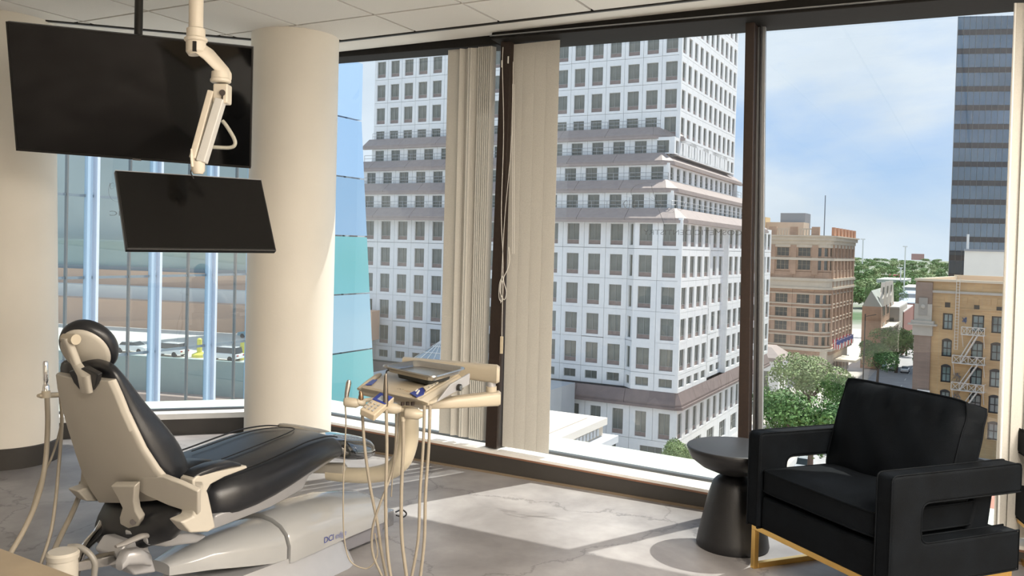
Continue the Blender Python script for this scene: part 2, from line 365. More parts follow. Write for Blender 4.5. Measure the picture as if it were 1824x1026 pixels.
def mull(n, st, sb, wd, m, d0=.02, d1=.14):
    MB().hexa([WP(sb,d0,gz(sb)), WP(sb+wd,d0,gz(sb)), WP(sb+wd,d1,gz(sb)), WP(sb,d1,gz(sb)), WP(st,d0,hz(st)+.01), WP(st+wd*.85,d0,hz(st)+.01), WP(st+wd*.85,d1,hz(st)+.01), WP(st,d1,hz(st)+.01)]).build(n, m, kind='structure', bevel=.003)
mull('trim_13', -.125, -.165, .085, M_bronze)
mull('trim_14', 1.41, 1.445, .060, M_bronze, .05, .13)
mull('trim_15', 1.455, 1.51, .055, M_grey, .13, .16)
mull('trim_16', 2.99, 3.0, .06, M_bronze)
mull('trim_17', -.045, -.085, .02, mat('black_gasket', (.01, .01, .012), .4), .10, .145)
mull('trim_18', 1.475, 1.53, .012, mat('black_gasket', (.01, .01, .012), .4), .11, .135)
# other walls
for nm, a, b in (('wall_left', V((E0.x-.15, YB-.15, -.12)), V((.15, E0.y-YB+.3, 3.2))), ('wall_right', V((ER.x, YB-.15, -.12)), V((.15, ER.y-YB+.3, 3.2))), ('wall_back', V((E0.x-.15, YB-.15, -.12)), V((ER.x-E0.x+.3, .15, 3.2)))):
    MB().aabox(a.x, a.x+b.x, a.y, a.y+b.y, a.z, a.z+b.z).build(nm, M_white, kind='structure')
# floor slab edge below and roof above so that the room is closed from outside
# added light panels behind the viewer, unseen, to go with the fill lights
lum = None
for k, (x, y) in enumerate(FILL_LAMPS):
    if lum is None:
        lum = thing('ceiling_light', (x, y, ZC-.03), 'flat square-edged white ceiling light panel', 'ceiling light', 'ceiling light panels')
        MB().aabox(x-.3, x+.3, y-.58, y+.58, ZC-.028, ZC+.002).build('frame', M_sill, parent=lum)
        MB().aabox(x-.28, x+.28, y-.56, y+.56, ZC-.032, ZC-.026).build('diffuser', mat('lamp_diffuser', (1, .86, .68), .5, emit=3.), parent=lum)
    else: c = copy_tree(lum); c.location = (x, y, ZC-.03); c['label'] = ['', 'flat ceiling light panel halfway to the right wall', 'flat ceiling light panel towards the back wall', 'flat ceiling light panel nearest the armchairs', 'flat ceiling light panel close to the right wall'][k]
# columns
def column(cx, cy, rad, label, topshift):
    o = thing('column', (cx, cy, 0), label, 'column')
    a, b = V((cx, cy, 0)), V((cx+topshift, cy, ZC+.01)); n = 72
    ring = lambda c, r: [c+V((math.cos(q)*r, math.sin(q)*r, 0)) for q in [2*math.pi*i/n for i in range(n)]]
    MB().loft([ring(a+UP*.001, rad), ring(b, rad)]).build('shaft', M_colm, parent=o, smooth=True)
    MB().loft([ring(a, rad+.008), ring(a+UP*.125, rad+.008), ring(a+UP*.13, rad+.002)]).build('baseboard', M_base, parent=o, smooth=True)
    return o
column(-1.475, 5.735, .283, 'round cream column between the two window walls', .0)
column(-3.215, 5.49, .300, 'round cream column behind the wall television at the far left', -.06)
# vertical blinds
def vane(name, s, ang, wd, par, zl, zh, lean=0.):
    c = V((math.cos(ang), math.sin(ang), 0)); a = w*c.x + n1*c.y; b = a.cross(UP)
    ctr = WP(s, .065, 0)
    mb = MB(); rows = 8; pts = []
    for sd_ in (1, -1):
        for i in range(rows+1):
            u = -.5+i/rows; u = u if sd_ > 0 else -u
            pts.append(ctr+a*(u*wd)+b*((.25-u*u)*.006+sd_*.0007))
    mb.loft([[p_+UP*zl for p_ in pts], [p_+UP*zh+w*lean for p_ in pts]])
    return mb.build(name, M_vane, parent=par, smooth=30)
bl = thing('vertical_blind', WP(-.35, .065, 0), 'cream vertical blind drawn into a narrow stack left of the brown mullion', 'blind')
for s, a_, wd in [(-.475, .08, .095), (-.40, .75, .06), (-.375, -.5, .05), (-.345, 1.2, .05), (-.325, .9, .05), (-.30, .35, .06), (-.27, 1.3, .05), (-.255, 1.3, .05), (-.24, 1.25, .05), (-.225, 1.3, .05), (-.21, 1.3, .05), (-.195, 1.3, .05), (-.18, 1.25, .05)]:
    vane('slat', s-.025, a_, wd, bl, gz(s)+.03, hz(s)-.005, .0)
bl = thing('vertical_blind', WP(.11, .065, 0), 'cream vertical blind closed flat right of the brown mullion', 'blind')
for k in range(4): vane('slat', -.02+k*.082, .02, .086, bl, gz(0)+.012, hz(0)-.003, -.0)
bl = thing('vertical_blind', WP(2.9, .065, 0), 'cream vertical blind hanging at the right edge behind the armchair', 'blind')
for k in range(7): vane('slat', 2.735+k*.055, .35, .085, bl, gz(2.9)+.015, hz(2.9)-.003, -.0)
MB().tube([WP(2.715,.03,gz(2.7)), WP(2.70,.03,2.68)], .005, 8).build('wand', M_sill, parent=bl)
# cords of the two middle blinds
M_cord = mat('white_cord', (.75, .73, .68), .6)
cdt = thing('blind_cord', WP(-.12, .0, 1.2), 'white blind cord looped in a bundle against the brown mullion', 'cord')
cy = lambda x, y: PL(x, y, WP(0, .005, 0), n1)
MB().tube(smooth_path([cy(896,84), cy(895,118), cy(897,240), cy(893,380), cy(896,470), cy(894,600)]), .0022, 6).build('cord', M_cord, parent=cdt, smooth=True)
MB().tube(smooth_path([cy(914,110), cy(912,240), cy(899,390), cy(893,500), cy(892,540)]), .0018, 6).build('cord', M_cord, parent=cdt, smooth=True)
MB().tube(smooth_path([cy(896,490), cy(890,505), cy(889,530), cy(894,536), cy(896,510), cy(893,500), cy(891,520), cy(898,534), cy(902,520), cy(897,497), cy(904,480), cy(908,462), cy(906,440)]), .0022, 6).build('loop', M_cord, parent=cdt, smooth=True)
MB().cbox(cy(893,630), w*.018, n1*.012, .11).build('pull', mat('cream_plastic', (.62, .53, .38), .5), parent=cdt, bevel=.002)
MB().cbox(cy(894,120), w*.008, n1*.008, .045).build('pull', M_cord, parent=cdt, bevel=.002)
MB().cbox(cy(905,113), w*.008, n1*.008, .045).build('pull', M_cord, parent=cdt, bevel=.002)
cd2 = thing('blind_cord', WP(-.05, .02, 1.8), 'long thin grey bead loop beside the closed blind', 'cord')
MB().tube([cy(913,150), cy(913,452), cy(916,452), cy(916,150), cy(913,150)], .0016, 6).build('bead_loop', M_cord, parent=cd2)
# sign reflection modelled as mirrored dark letters on the glass
M_signrefl = mat('dark_vinyl', (.05, .055, .06), .5, alpha=.55)
gp = lambda x, y: PL(x, y, WP(0, .152, 0), n1)
def lettering(mb, lb):
    par = list(range(len(mb.v)))
    def fnd(i):
        while par[i] != i: par[i] = par[par[i]]; i = par[i]
        return i
    for f in mb.f:
        for q in f[1:]: par[fnd(q)] = fnd(f[0])
    gr = {}
    for f in mb.f: gr.setdefault(fnd(f[0]), []).append(f)
    o = thing('window_lettering', mb.v[0], lb, 'lettering')
    for fs in gr.values():
        ids = sorted({q for f in fs for q in f}); mp = {q: k for k, q in enumerate(ids)}
        MB().add([mb.v[q] for q in ids], [tuple(mp[q] for q in f) for f in fs]).build('letter', M_signrefl, parent=o, fix=False)
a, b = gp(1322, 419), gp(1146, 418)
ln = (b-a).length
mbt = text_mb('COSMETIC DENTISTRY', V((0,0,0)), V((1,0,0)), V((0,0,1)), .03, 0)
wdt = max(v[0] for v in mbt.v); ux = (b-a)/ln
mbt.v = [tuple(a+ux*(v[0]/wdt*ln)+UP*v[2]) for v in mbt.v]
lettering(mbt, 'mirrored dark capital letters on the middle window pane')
def stroke(mb, pts, r=.0035, P=gp): mb.tube(smooth_path([P(*q) for q in pts]), r, 6, flat=.15)
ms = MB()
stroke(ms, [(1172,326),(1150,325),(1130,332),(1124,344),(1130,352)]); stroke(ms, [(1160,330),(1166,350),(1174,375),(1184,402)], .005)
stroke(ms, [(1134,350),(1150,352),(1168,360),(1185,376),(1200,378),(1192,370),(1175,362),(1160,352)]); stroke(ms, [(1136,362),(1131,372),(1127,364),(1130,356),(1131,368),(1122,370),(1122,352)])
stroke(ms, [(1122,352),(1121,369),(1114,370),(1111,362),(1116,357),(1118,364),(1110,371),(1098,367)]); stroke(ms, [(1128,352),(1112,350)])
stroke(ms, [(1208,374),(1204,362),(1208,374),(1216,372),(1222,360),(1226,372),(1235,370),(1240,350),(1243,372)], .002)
ms.build('window_script', M_signrefl, label='mirrored handwritten script above the capital letters on the middle pane', cat='lettering', smooth=True)
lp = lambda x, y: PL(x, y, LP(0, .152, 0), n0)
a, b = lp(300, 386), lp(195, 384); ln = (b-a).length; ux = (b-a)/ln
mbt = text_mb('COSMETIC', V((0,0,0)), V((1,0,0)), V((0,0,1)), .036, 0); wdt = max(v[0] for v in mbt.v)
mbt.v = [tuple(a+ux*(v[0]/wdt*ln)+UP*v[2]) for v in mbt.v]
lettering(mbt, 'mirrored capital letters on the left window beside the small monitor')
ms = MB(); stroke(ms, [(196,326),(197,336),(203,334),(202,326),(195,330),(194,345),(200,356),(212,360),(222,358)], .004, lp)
ms.build('window_script', M_signrefl, label='mirrored script swash on the left window beside the small monitor', cat='lettering', smooth=True)
# ================================================================== CITY
ZG = -27.
M_stone = mat('white_precast', (.82, .82, .81), .7, noise=.04, nscale=1.5)
M_joint = mat('joint_grey', (.32, .33, .35), .8)
M_bglass = mat('tower_window_glass', (.17, .175, .15), .12, noise=.45, nscale=.35, spec=.9)
M_bframe = mat('tower_window_bar', (.30, .31, .29), .5)
M_spand = mat('brown_granite', (.26, .20, .18), .5, noise=.12, nscale=2)
M_mans = mat('brown_slope_panel', (.36, .30, .275), .6, noise=.08, nscale=1.5)
OPEN = [(606, 808), (1000, 1334), (1350, 1378)]
CELLS = {}     # building -> list of (size, matrix, panelmesh, winmesh)
cache = {}
def meshof(mb, name, mats):
    me = bpy.data.meshes.new(name); me.from_pydata(mb.v, [], mb.f)
    for m in mats: me.materials.append(m)
    me.polygons.foreach_set('material_index', mb.m); return me
def ringmesh(cw, ch, a0, a1, b0, b1, dep, thick, mname, mats, gap=.045):
    key = ('r', round(cw,3), round(ch,3), round(a0,3), round(a1,3), round(b0,3), round(b1,3), mname)
    if key in cache: return cache[key]
    g = gap/2; o = [(g,g), (cw-g,g), (cw-g,ch-g), (g,ch-g)]; i = [(a0,b0), (a1,b0), (a1,b1), (a0,b1)]
    vs = [(x,0,z) for x,z in o]+[(x,0,z) for x,z in i]+[(x,dep,z) for x,z in i]+[(x,thick,z) for x,z in o]
    fs = []
    for k in range(4):
        l = (k+1) % 4; fs += [(k, l, 4+l, 4+k), (4+k, 4+l, 8+l, 8+k), (12+k, 12+l, l, k)]
    mb = MB().add(vs, fs); cache[key] = meshof(mb, 'wall_panel', mats); return cache[key]
def winmesh(a0, a1, b0, b1, dep, style, mats):
    key = ('w', round(a1-a0,3), round(b1-b0,3), round(dep,2), style, mats[0].name)
    if key in cache: return cache[key]
    W_, H_ = a1-a0, b1-b0; mb = MB(); t = .07
    sp = .55 if style == 'span' and H_ > 2 else 0
    mb.add([(0,dep,sp), (W_,dep,sp), (W_,dep,H_), (0,dep,H_)], [(0,1,2,3)], 0)
    if sp: mb.aabox(0, W_, dep-.06, dep, 0, sp, 2)
    mb.aabox(0, t, dep-.08, dep, sp, H_, 1); mb.aabox(W_-t, W_, dep-.08, dep, sp, H_, 1)
    mb.aabox(t, W_-t, dep-.08, dep, H_-t, H_, 1); mb.aabox(t, W_-t, dep-.08, dep, sp, sp+t, 1)
    if style in ('span', 'two'): mb.aabox(W_/2-t/2, W_/2+t/2, dep-.08, dep, sp+t, H_-t, 1)
    if style == 'sash':
        mb.aabox(t, W_-t, dep-.10, dep, H_*.5-t/2, H_*.5+t/2, 1); mb.aabox(W_/2-.03, W_/2+.03, dep-.05, dep, t, H_-t, 1)
        mb.aabox(0, W_, dep-.09, dep, -.0, .10, 1)
    if style == 'three':
        for q in (.33, .67): mb.aabox(W_*q-t/2, W_*q+t/2, dep-.08, dep, t, H_-t, 1)
        mb.aabox(t, W_-t, dep-.06, dep, H_*.5-t/3, H_*.5+t/3, 1)
    cache[key] = meshof(mb, 'window', mats); return cache[key]
def facade(bld, O, inward, u0, nc, cw, rows, wfr, mats_p, mats_w, dep=.3, style='span', skip=None, z_off=0, backdepth=.5, pname='wall_panel', opens=OPEN, narrow=None):
    """O: plan point at left end seen from outside; rows: (z0, height, win z0, win z1)"""
    u = inward.cross(UP)*1.0; inn = inward
    # u must satisfy u x? : x=u, y=inward, z=up right handed
    for (z0, h, wz0, wz1) in rows:
        for c in range(nc):
            x0 = u0+c*cw; a0, a1 = cw*wfr[0], cw*wfr[1]
            if narrow and c in narrow: a0, a1 = cw*narrow[c][0], cw*narrow[c][1]
            Mx = Matrix(((u.x, inn.x, 0, O.x+u.x*x0), (u.y, inn.y, 0, O.y+u.y*x0), (0, 0, 1, z0), (0, 0, 0, 1)))
            if wz0 is None:
                pm = ringmesh(cw, h, cw*.5, cw*.5+.001, h*.5, h*.5+.001, dep, .25, mats_p[0].name, mats_p); wm = None
            else:
                pm = ringmesh(cw, h, a0, a1, wz0, wz1, dep, .25, mats_p[0].name, mats_p)
                wm = winmesh(a0, a1, wz0, wz1, dep-.02, style, mats_w)
            ctr = Mx @ V((cw/2, 0, h/2)); px = proj(ctr); pa = proj(Mx @ V((0,0,0))); pb = proj(Mx @ V((cw,0,h)))
            vis = any(l-6 < px[0] < r+6 for l, r in opens) and 20 < px[1] < 860
            size = abs(pa[0]-pb[0])*abs(pa[1]-pb[1]) if vis else 0
            CELLS.setdefault(bld, []).append((size, Mx, pm, wm, (a0, wz0 or 0)))
    # backing wall
    zlo = min(r[0] for r in rows); zhi = max(r[0]+r[1] for r in rows)
    L = nc*cw
    return MB().box(O+u*(u0+(.9 if L > 5 else 0))+inn*(dep+.02)+UP*zlo, u*(L-(1.8 if L > 5 else 0)), inn*backdepth, UP*(zhi-zlo))
def flush(bld, pname='wall_panel', wname='window', lim=300):
    cs = sorted(CELLS.pop(bld), key=lambda c: -c[0]); org = wloc(bld)
    def addstuff(store, me, M):
        k = me.name; store.append((me, M))
    rp, rw = [], []; nw = 0
    for k, (size, Mx, pm, wm, off) in enumerate(cs):
        T_ = Matrix.Translation(-org) @ Mx
        if k < lim and size > 0:
            o = bpy.data.objects.new(pname, pm); COL.objects.link(o); o.parent = bld; o.matrix_local = T_
        else: rp.append((pm, T_))
        if wm is not None:
            Tw = T_ @ Matrix.Translation((off[0], 0, off[1]))
            if nw < lim and size > 0:
                o = bpy.data.objects.new(wname, wm); COL.objects.link(o); o.parent = bld; o.matrix_local = Tw; nw += 1
            else: rw.append((wm, Tw))
    for nm, lst in ((pname, rp), (wname, rw)):
        if not lst: continue
        vs, fs, mi, mats = [], [], [], []
        for me, T_ in lst:
            b = len(vs); vs += [tuple(T_ @ v.co) for v in me.vertices]
            loc = []
            for m_ in me.materials:
                if m_ not in mats: mats.append(m_)
                loc.append(mats.index(m_))
            for p_ in me.polygons: fs.append(tuple(i+b for i in p_.vertices)); mi.append(loc[p_.material_index])
        me = bpy.data.meshes.new(nm); me.from_pydata(vs, [], fs)
        for m_ in mats: me.materials.append(m_)
        me.polygons.foreach_set('material_index', mi)
        o = bpy.data.objects.new(nm, me); COL.objects.link(o); o.parent = bld; o['kind'] = 'stuff'
# --- ground
M_gr = bpy.data.materials.new('distant_ground'); M_gr.use_nodes = True; t = M_gr.node_tree; p = t.nodes['Principled BSDF']; p.inputs['Roughness'].default_value = .95
gt = N(t, 'ShaderNodeTexCoord'); gn = N(t, 'ShaderNodeTexNoise', Scale=.012, Detail=8.); t.links.new(gt.outputs['Object'], gn.inputs['Vector'])
gc = N(t, 'ShaderNodeValToRGB'); t.links.new(gn.outputs['Fac'], gc.inputs[0]); gc.color_ramp.elements[0].position = .42; gc.color_ramp.elements[0].color = (.07, .13, .05, 1)
gc.color_ramp.elements[1].position = .6; gc.color_ramp.elements[1].color = (.32, .31, .27, 1); t.links.new(gc.outputs[0], p.inputs['Base Color'])
MB().aabox(-3000, 5000, 330, 7500, ZG-3, ZG-.4).build('distant_land', M_gr, label='flat green land reaching to the horizon', cat='land', kind='stuff', loc=(0,0,0))
M_pave = mat('pale_concrete', (.50, .47, .43), .9, noise=.12, nscale=.3)
M_road = mat('asphalt', (.38, .38, .385), .9, noise=.10, nscale=.5)
MB().aabox(-150, 260, 8, 335, ZG-1, ZG-.12).build('pavement', M_pave, label='pale concrete pavement of the city blocks below', cat='pavement', kind='stuff', loc=(0,0,0))
# street: axis through the cars at px (1600,700)
def GG(x, y): return G(x, y, ZG)
s_near, s_far = GG(1600, 705), GG(1622, 612)
sdir = g1.copy(); c_ = GG(1604, 690)
MB().box(c_-g2*-7.5-sdir*150-UP*.12, -g2*13.5, sdir*900, UP*.12).build('street', M_road, label='grey asphalt street running away between the buildings', cat='street', loc=(0,0,0))
sq = c_-sdir*70
cross = MB().box(sq+g2*70-sdir*9-UP*.119, -g2*170, sdir*18, UP*.12).build('street', M_road, label='grey asphalt cross street below the armchair', cat='street', loc=(0,0,0))
M_line = mat('road_paint', (.7, .7, .66), .8)
mk_ = MB()
for k in range(30): mk_.box(c_+sdir*(-60+k*12)+UP*.012-g2*.1, g2*.2, sdir*4, UP*.01)
mk_.build('lane_mark', M_line, parent=bpy.data.objects['street'], kind='stuff')
# --- white tower
K = D(1214, 453, 108.); K.z = 0
tw = thing('office_tower', (K.x, K.y, ZG), 'white stone office tower with grid of dark windows and stepped brown terraces', 'building')
def TP(i, j): return V((K.x, K.y, 0)) + g1*i + g2*j
inL, inR = g1, g2          # left face looks at us (inward g1), right face inward g2
bk = MB(); mp_, mw_ = [M_stone], [M_bglass, M_bframe, M_spand]
uL = inL.cross(UP); uR = inR.cross(UP)      # -g2 ; g1
CB = 3.15
prow = []
for zt in (4.84, .81, -3.2, -7.2, -11.1): prow.append((zt-3.2, 4.02, .42, 3.2))
prow[-1] = (zt-3.2, 4.02, .42, 3.2)
# podium left: near segment (4 bays incl corner) and recessed further part
def block(i, j, lenL, lenR, rows, cw, wf, style='span'):
    nL, nR = int(lenL/cw), int(lenR/cw)
    O_ = TP(i, j)
    b1 = facade(tw, O_+g2*nL*cw, inL, 0, nL, cw, rows, wf, mp_, mw_, style=style)
    b2 = facade(tw, O_, inR, 0, nR, cw, rows, wf, mp_, mw_, style=style)
    bk.add(b1.v, b1.f); bk.add(b2.v, b2.f)
low = [(-16.55, 2.25, .55, 1.65)]
# segment A (corner) : 2 bays ; chamfer ; segment B set back .
O_ = TP(0, 0)
rws = prow+low
b = facade(tw, O_+g2*2*CB, inL, 0, 2, CB, rws, (.20, .76), mp_, mw_); bk.add(b.v, b.f)
ch_dir = (g1+g2).normalized()               # splay running away to the left
b = facade(tw, O_+g2*(2*CB+1.4)+g1*1.4, (g1-g2).normalized(), 0, 1, 1.98, rws, (.22, .78), mp_, mw_, style='one'); bk.add(b.v, b.f)
b = facade(tw, O_+g2*(2*CB+1.4+16*CB)+g1*1.4, inL, 0, 16, CB, rws, (.20, .76), mp_, mw_); bk.add(b.v, b.f)
# right face: 4 bays, splay recess, rest
b = facade(tw, O_, inR, 0, 4, 3.3, rws, (.14, .80), mp_, mw_); bk.add(b.v, b.f)
b = facade(tw, O_+g1*13.2, (g2+g1).normalized()*-1 if 0 else (g2-g1).normalized()*-1 if 0 else g2, 0, 0, 3.3, rws, (.2, .8), mp_, mw_)
b = facade(tw, O_+g1*13.2+g2*.7, inR, 0, 3, 3.3, rws, (.2, .8), mp_, mw_); bk.add(b.v, b.f)
b = facade(tw, O_+g1*23.1, inR, 0, 9, 3.3, rws, (.14, .80), mp_, mw_); bk.add(b.v, b.f)
MB().box(O_+g1*23.05+UP*-16.6, g2*.8, g1*.4, UP*22.2).build('return_wall', M_stone, parent=tw); MB().box(O_+g1*13.25+UP*-16.6, g2*.8, -g1*.4, UP*22.2).build('return_wall', M_stone, parent=tw)
for (ci_, cj_, z0_, z1_) in ((0, 0, -16.5, 5.2), (0, 0, -27, -18.5), (2, 2, 6.8, 9.2), (4, 3.3, 10.7, 13), (6, 3.3, 14.4, 16.7), (8, 3.3, 14.4, 62)): MB().box(TP(ci_-.03, cj_-.03)+UP*z0_, g1*.40, g2*.40, UP*(z1_-z0_)).build('corner_post', M_stone, parent=tw)
# lower storeys
lr = [(-22.9, 4.4, .3, 3.6)]; lr2 = [(-27.1, 4.2, .9, 3.4)]
b = facade(tw, O_+g2*18*CB, inL, 0, 18, CB, lr, (.24, .72), mp_, mw_); bk.add(b.v, b.f)
b = facade(tw, O_, inR, 0, 15, 3.3, lr, (.16, .72), mp_, mw_); bk.add(b.v, b.f)
b = facade(tw, O_+g2*18*CB, inL, 0, 9, CB*2, lr2, (.24, .72), mp_, mw_, style='three'); bk.add(b.v, b.f)
b = facade(tw, O_, inR, 0, 8, 6.6, lr2, (.16, .72), mp_, mw_, style='three'); bk.add(b.v, b.f)
# solid core of podium
bk.box(TP(2.6, 2.6)+UP*ZG, g1*50, g2*56, UP*(32.6)); bk.box(TP(.9, .9)+UP*ZG, g1*52, g2*58, UP*8.)
bk.build('core', M_joint, parent=tw)
def band(i, j, z0, z1, out, back, name, lenL=62., lenR=52., cham=3.0, m=None, seg=8):
    """sloping band round the visible corner, split in panels"""
    m = m or M_mans
    A = [(-g1, TP(i, j)), ]
    # path: left end -> near corner (chamfered) -> right end ; outer (bottom) and inner (top)
    def path(off):
        return [TP(i-off, j+lenL), TP(i-off, j+cham-off*.414), TP(i+cham-off*.414, j-off), TP(i+lenR, j-off)]
    lo, hi = path(out), path(-back)
    lip = path(out+.18)
    for k in range(3):
        L = (lo[k+1]-lo[k]).length; ns = max(1, int(L/6.2)) if k != 1 else 1
        for q in range(ns):
            a, b = q/ns+.0004, (q+1)/ns-.0004
            l0, l1 = lo[k].lerp(lo[k+1], a), lo[k].lerp(lo[k+1], b); h0, h1 = hi[k].lerp(hi[k+1], a), hi[k].lerp(hi[k+1], b)
            pin = (g1 if k == 0 else g2 if k == 2 else (g1+g2).normalized())*(out+back)
            if k == 0: h0 = l0+pin; h1 = h1 if q == ns-1 else l1+pin
            if k == 2: h1 = l1+pin; h0 = h0 if q == 0 else l0+pin
            mb = MB(); inn_ = (h0-l0); inn_.z = 0
            zf = z0+(z1-z0)*.22
            v_ = [l0+UP*z0, l1+UP*z0, h1+UP*z0, h0+UP*z0, l0+UP*zf, l1+UP*zf, h1+UP*z1, h0+UP*z1]
            mb.hexa(v_); mb.build(name, m, parent=tw)
    rim = MB()
    for k in range(3):
        a, b = lip[k], lip[k+1]; dd = (hi[k]-lo[k]); dd.z = 0; dd = dd.normalized()
        rim.hexa([a+UP*(z0-.22), b+UP*(z0-.22), lo[k+1]+dd*.4+UP*(z0-.22), lo[k]+dd*.4+UP*(z0-.22), a+UP*(z0+.12), b+UP*(z0+.12), lo[k+1]+dd*.4+UP*(z0+.12), lo[k]+dd*.4+UP*(z0+.12)])
    rim.build('cornice', m, parent=tw)
    return hi
def rail(i, j, z, name='railing', lenL=58., lenR=50., cham=2.):
    mb = MB(); P_ = [TP(i, j+lenL), TP(i, j+cham), TP(i+cham, j), TP(i+lenR, j)]
    for k in range(3):
        for h in (.45, .95): mb.tube([P_[k]+UP*(z+h), P_[k+1]+UP*(z+h)], .035, 4)
        L = (P_[k+1]-P_[k]).length; ns = max(1, int(L/2.2))
        for q in range(ns+1): c = P_[k].lerp(P_[k+1], q/ns); mb.tube([c+UP*z, c+UP*(z+.95)], .03, 4)
    mb.build(name, mat('rail_grey', (.40, .41, .42), .5), parent=tw)
band(0, 0, -18.4, -16.55, .55, .0, 'brown_band', m=mat('brown_band', (.20, .155, .145), .6, noise=.1, nscale=1), cham=.3)
fl = MB()
wfC = (.24, .78)
steps = [(0, 0, 5.2, 6.9), (2.0, 2.0, 9.2, 10.75), (4.0, 3.3, 13.0, 14.5), (6.0, 3.3, 16.7, 18.3)]
bk2 = MB()
for n_, (i, j, z0, z1) in enumerate(steps):
    if n_ < 3:
        band(i, j, z0, z1, .35, 1.3, 'slope_panel', lenL=62-n_*3, lenR=48-n_*5, cham=1.0); rail(i+1.35, j+1.35, z1, lenL=56-n_*3, lenR=44-n_*4, cham=.6)
        i2, j2 = i+2.0, j+(2.0 if n_ == 0 else 1.3 if n_ == 1 else 0)
        rows = [(z1-.1, steps[n_+1][2]-z1+.1, .18, steps[n_+1][2]-z1-.35)]
        nL, nR = 18-n_, 14-n_*2
        b = facade(tw, TP(i2, j2)+g2*nL*CB, inL, 0, nL, CB, rows, (.22, .76), mp_, mw_, style='two'); bk2.add(b.v, b.f)
        b = facade(tw, TP(i2, j2), inR, 0, nR, 2.75, rows, (.24, .78), mp_, mw_, style='two'); bk2.add(b.v, b.f)
        bk2.box(TP(i2+.9, j2+.9)+UP*(z0), g1*(44-n_*5), g2*(nL*CB-2), UP*(steps[n_+1][2]-z0+.1))
    else:
        band(i, j, z0, z1, .35, 1.3, 'slope_panel', lenL=52, lenR=3.); rail(i+1.35, j+1.35, z1, lenL=50, lenR=1.)
# shaft
SC = 2.72; srow = []
z = 19.65
zz = 15.9
while zz < 62: srow.append((zz-2.95, 3.76, .38, 2.95)); zz += 3.76
srow = [(14.4, 2.2, .3, 1.8)] + [r for r in srow if r[0] > 16]
srow[0] = (14.3, srow[1][0]-14.3, .25, srow[1][0]-14.3-.5)
nL, nR = 19, 11
b = facade(tw, TP(8, 3.3)+g2*nL*SC, inL, 0, nL, SC, srow, (.19, .80), mp_, mw_); bk2.add(b.v, b.f)
b = facade(tw, TP(8, 3.3), inR, 0, nR, SC, srow, (.20, .78), mp_, mw_); bk2.add(b.v, b.f)
bk2.box(TP(8.9, 4.2)+UP*14, g1*(nR*SC-1.8), g2*(nL*SC-1.8), UP*(srow[-1][0]+3.7-14))
bk2.build('core', M_joint, parent=tw)
flush(tw)
# --- low annexe with brown slope beside the tower (px 1362-1415, y 612+)
A0 = D(1388, 645, 168.)
ax_ = thing('annexe_building', (A0.x, A0.y, ZG), 'low white annexe with brown sloped roof edge beside the tower', 'building')
zr = A0.z
MB().box(V((A0.x, A0.y, ZG)), g1*9+UP*0, g2*14, UP*(zr-ZG)).build('wall', M_stone, parent=ax_)
a_, b_ = V((A0.x, A0.y, 0)), 0
lo_ = [a_-g1*.4+g2*14, a_-g1*.4-g2*.4, a_+g1*9.4-g2*.4, a_+g1*9.4+g2*14]; hi_ = [a_+g1*2+g2*14, a_+g1*2+g2*2, a_+g1*7+g2*2, a_+g1*7+g2*14]
MB().loft([[q+UP*zr for q in lo_], [q+UP*(zr+.7) for q in lo_], [q+UP*(zr+2.6) for q in hi_]]).build('slope_panel', M_mans, parent=ax_)
for k in range(3): MB().box(a_+g1*(1.3+k*2.8)-g2*.05+UP*(zr-6.2), g1*1.2, g2*.3, UP*4.8).build('window', M_bglass, parent=ax_)
MB().box(a_+g2*2-g1*.05+UP*(zr-7), g2*4, g1*.3, UP*5).build('window', M_bglass, parent=ax_)
# --- beige hotel
M_hb = brickmat('peach_brick', (.50, .33, .23), (.46, .30, .21), (.48, .34, .26), 1.2)
M_hs = mat('cream_stone', (.62, .53, .42), .75, noise=.06, nscale=.6)
HC = D(1479, 456, 190.)
th_ = math.radians(31); hr = V((math.sin(th_), math.cos(th_), 0)); hl = V((-hr.y, hr.x, 0))
ht = thing('hotel_building', (HC.x, HC.y, ZG), 'beige and peach brick hotel with rounded corner and stone cornices', 'building')
H0 = V((HC.x, HC.y, 0)); zpar = D(1479, 425, 190).z
FH = 3.12
mwh = [mat('hotel_glass', (.10, .105, .095), .1, noise=.4, nscale=.4, spec=.8), mat('hotel_bar', (.42, .34, .26), .6), M_hs]
op2 = [(1366, 1530)]
zt0 = zpar-1.2
bkh = MB()
R_ = 3.2     # corner radius
rowsH = []
z = D(1470, 440.5, 190).z                    # top row window head
heads = [z, z-3.2, z-9.6-.0]
zc = z
rowsH = [(zc-2.35, 3.0, .25, 2.2), (zc-5.5, 3.1, .35, 2.6)]
zb = zc-13.2
k = 0
while zb-k*FH > ZG+5.5: rowsH.append((zb-k*FH, FH, .55, 2.55)); k += 1
zlast = zb-(k-1)*FH
rowsH.append((zc-10.05, 4.5-.0, None, None))
nc = 6; cwl = 4.72
wfh = (.20, .80)
b = facade(ht, H0+hl*(R_+nc*cwl), hr, 0, nc, cwl, rowsH, (.20, .78), [M_hb], mwh, dep=.35, style='three', opens=op2); bkh.add(b.v, b.f)
b = facade(ht, H0+hr*R_, hl, 0, 6, 4.3, rowsH, (.22, .78), [M_hb], mwh, dep=.35, style='two', opens=op2); bkh.add(b.v, b.f)
c_h = H0+(hl+hr)*R_
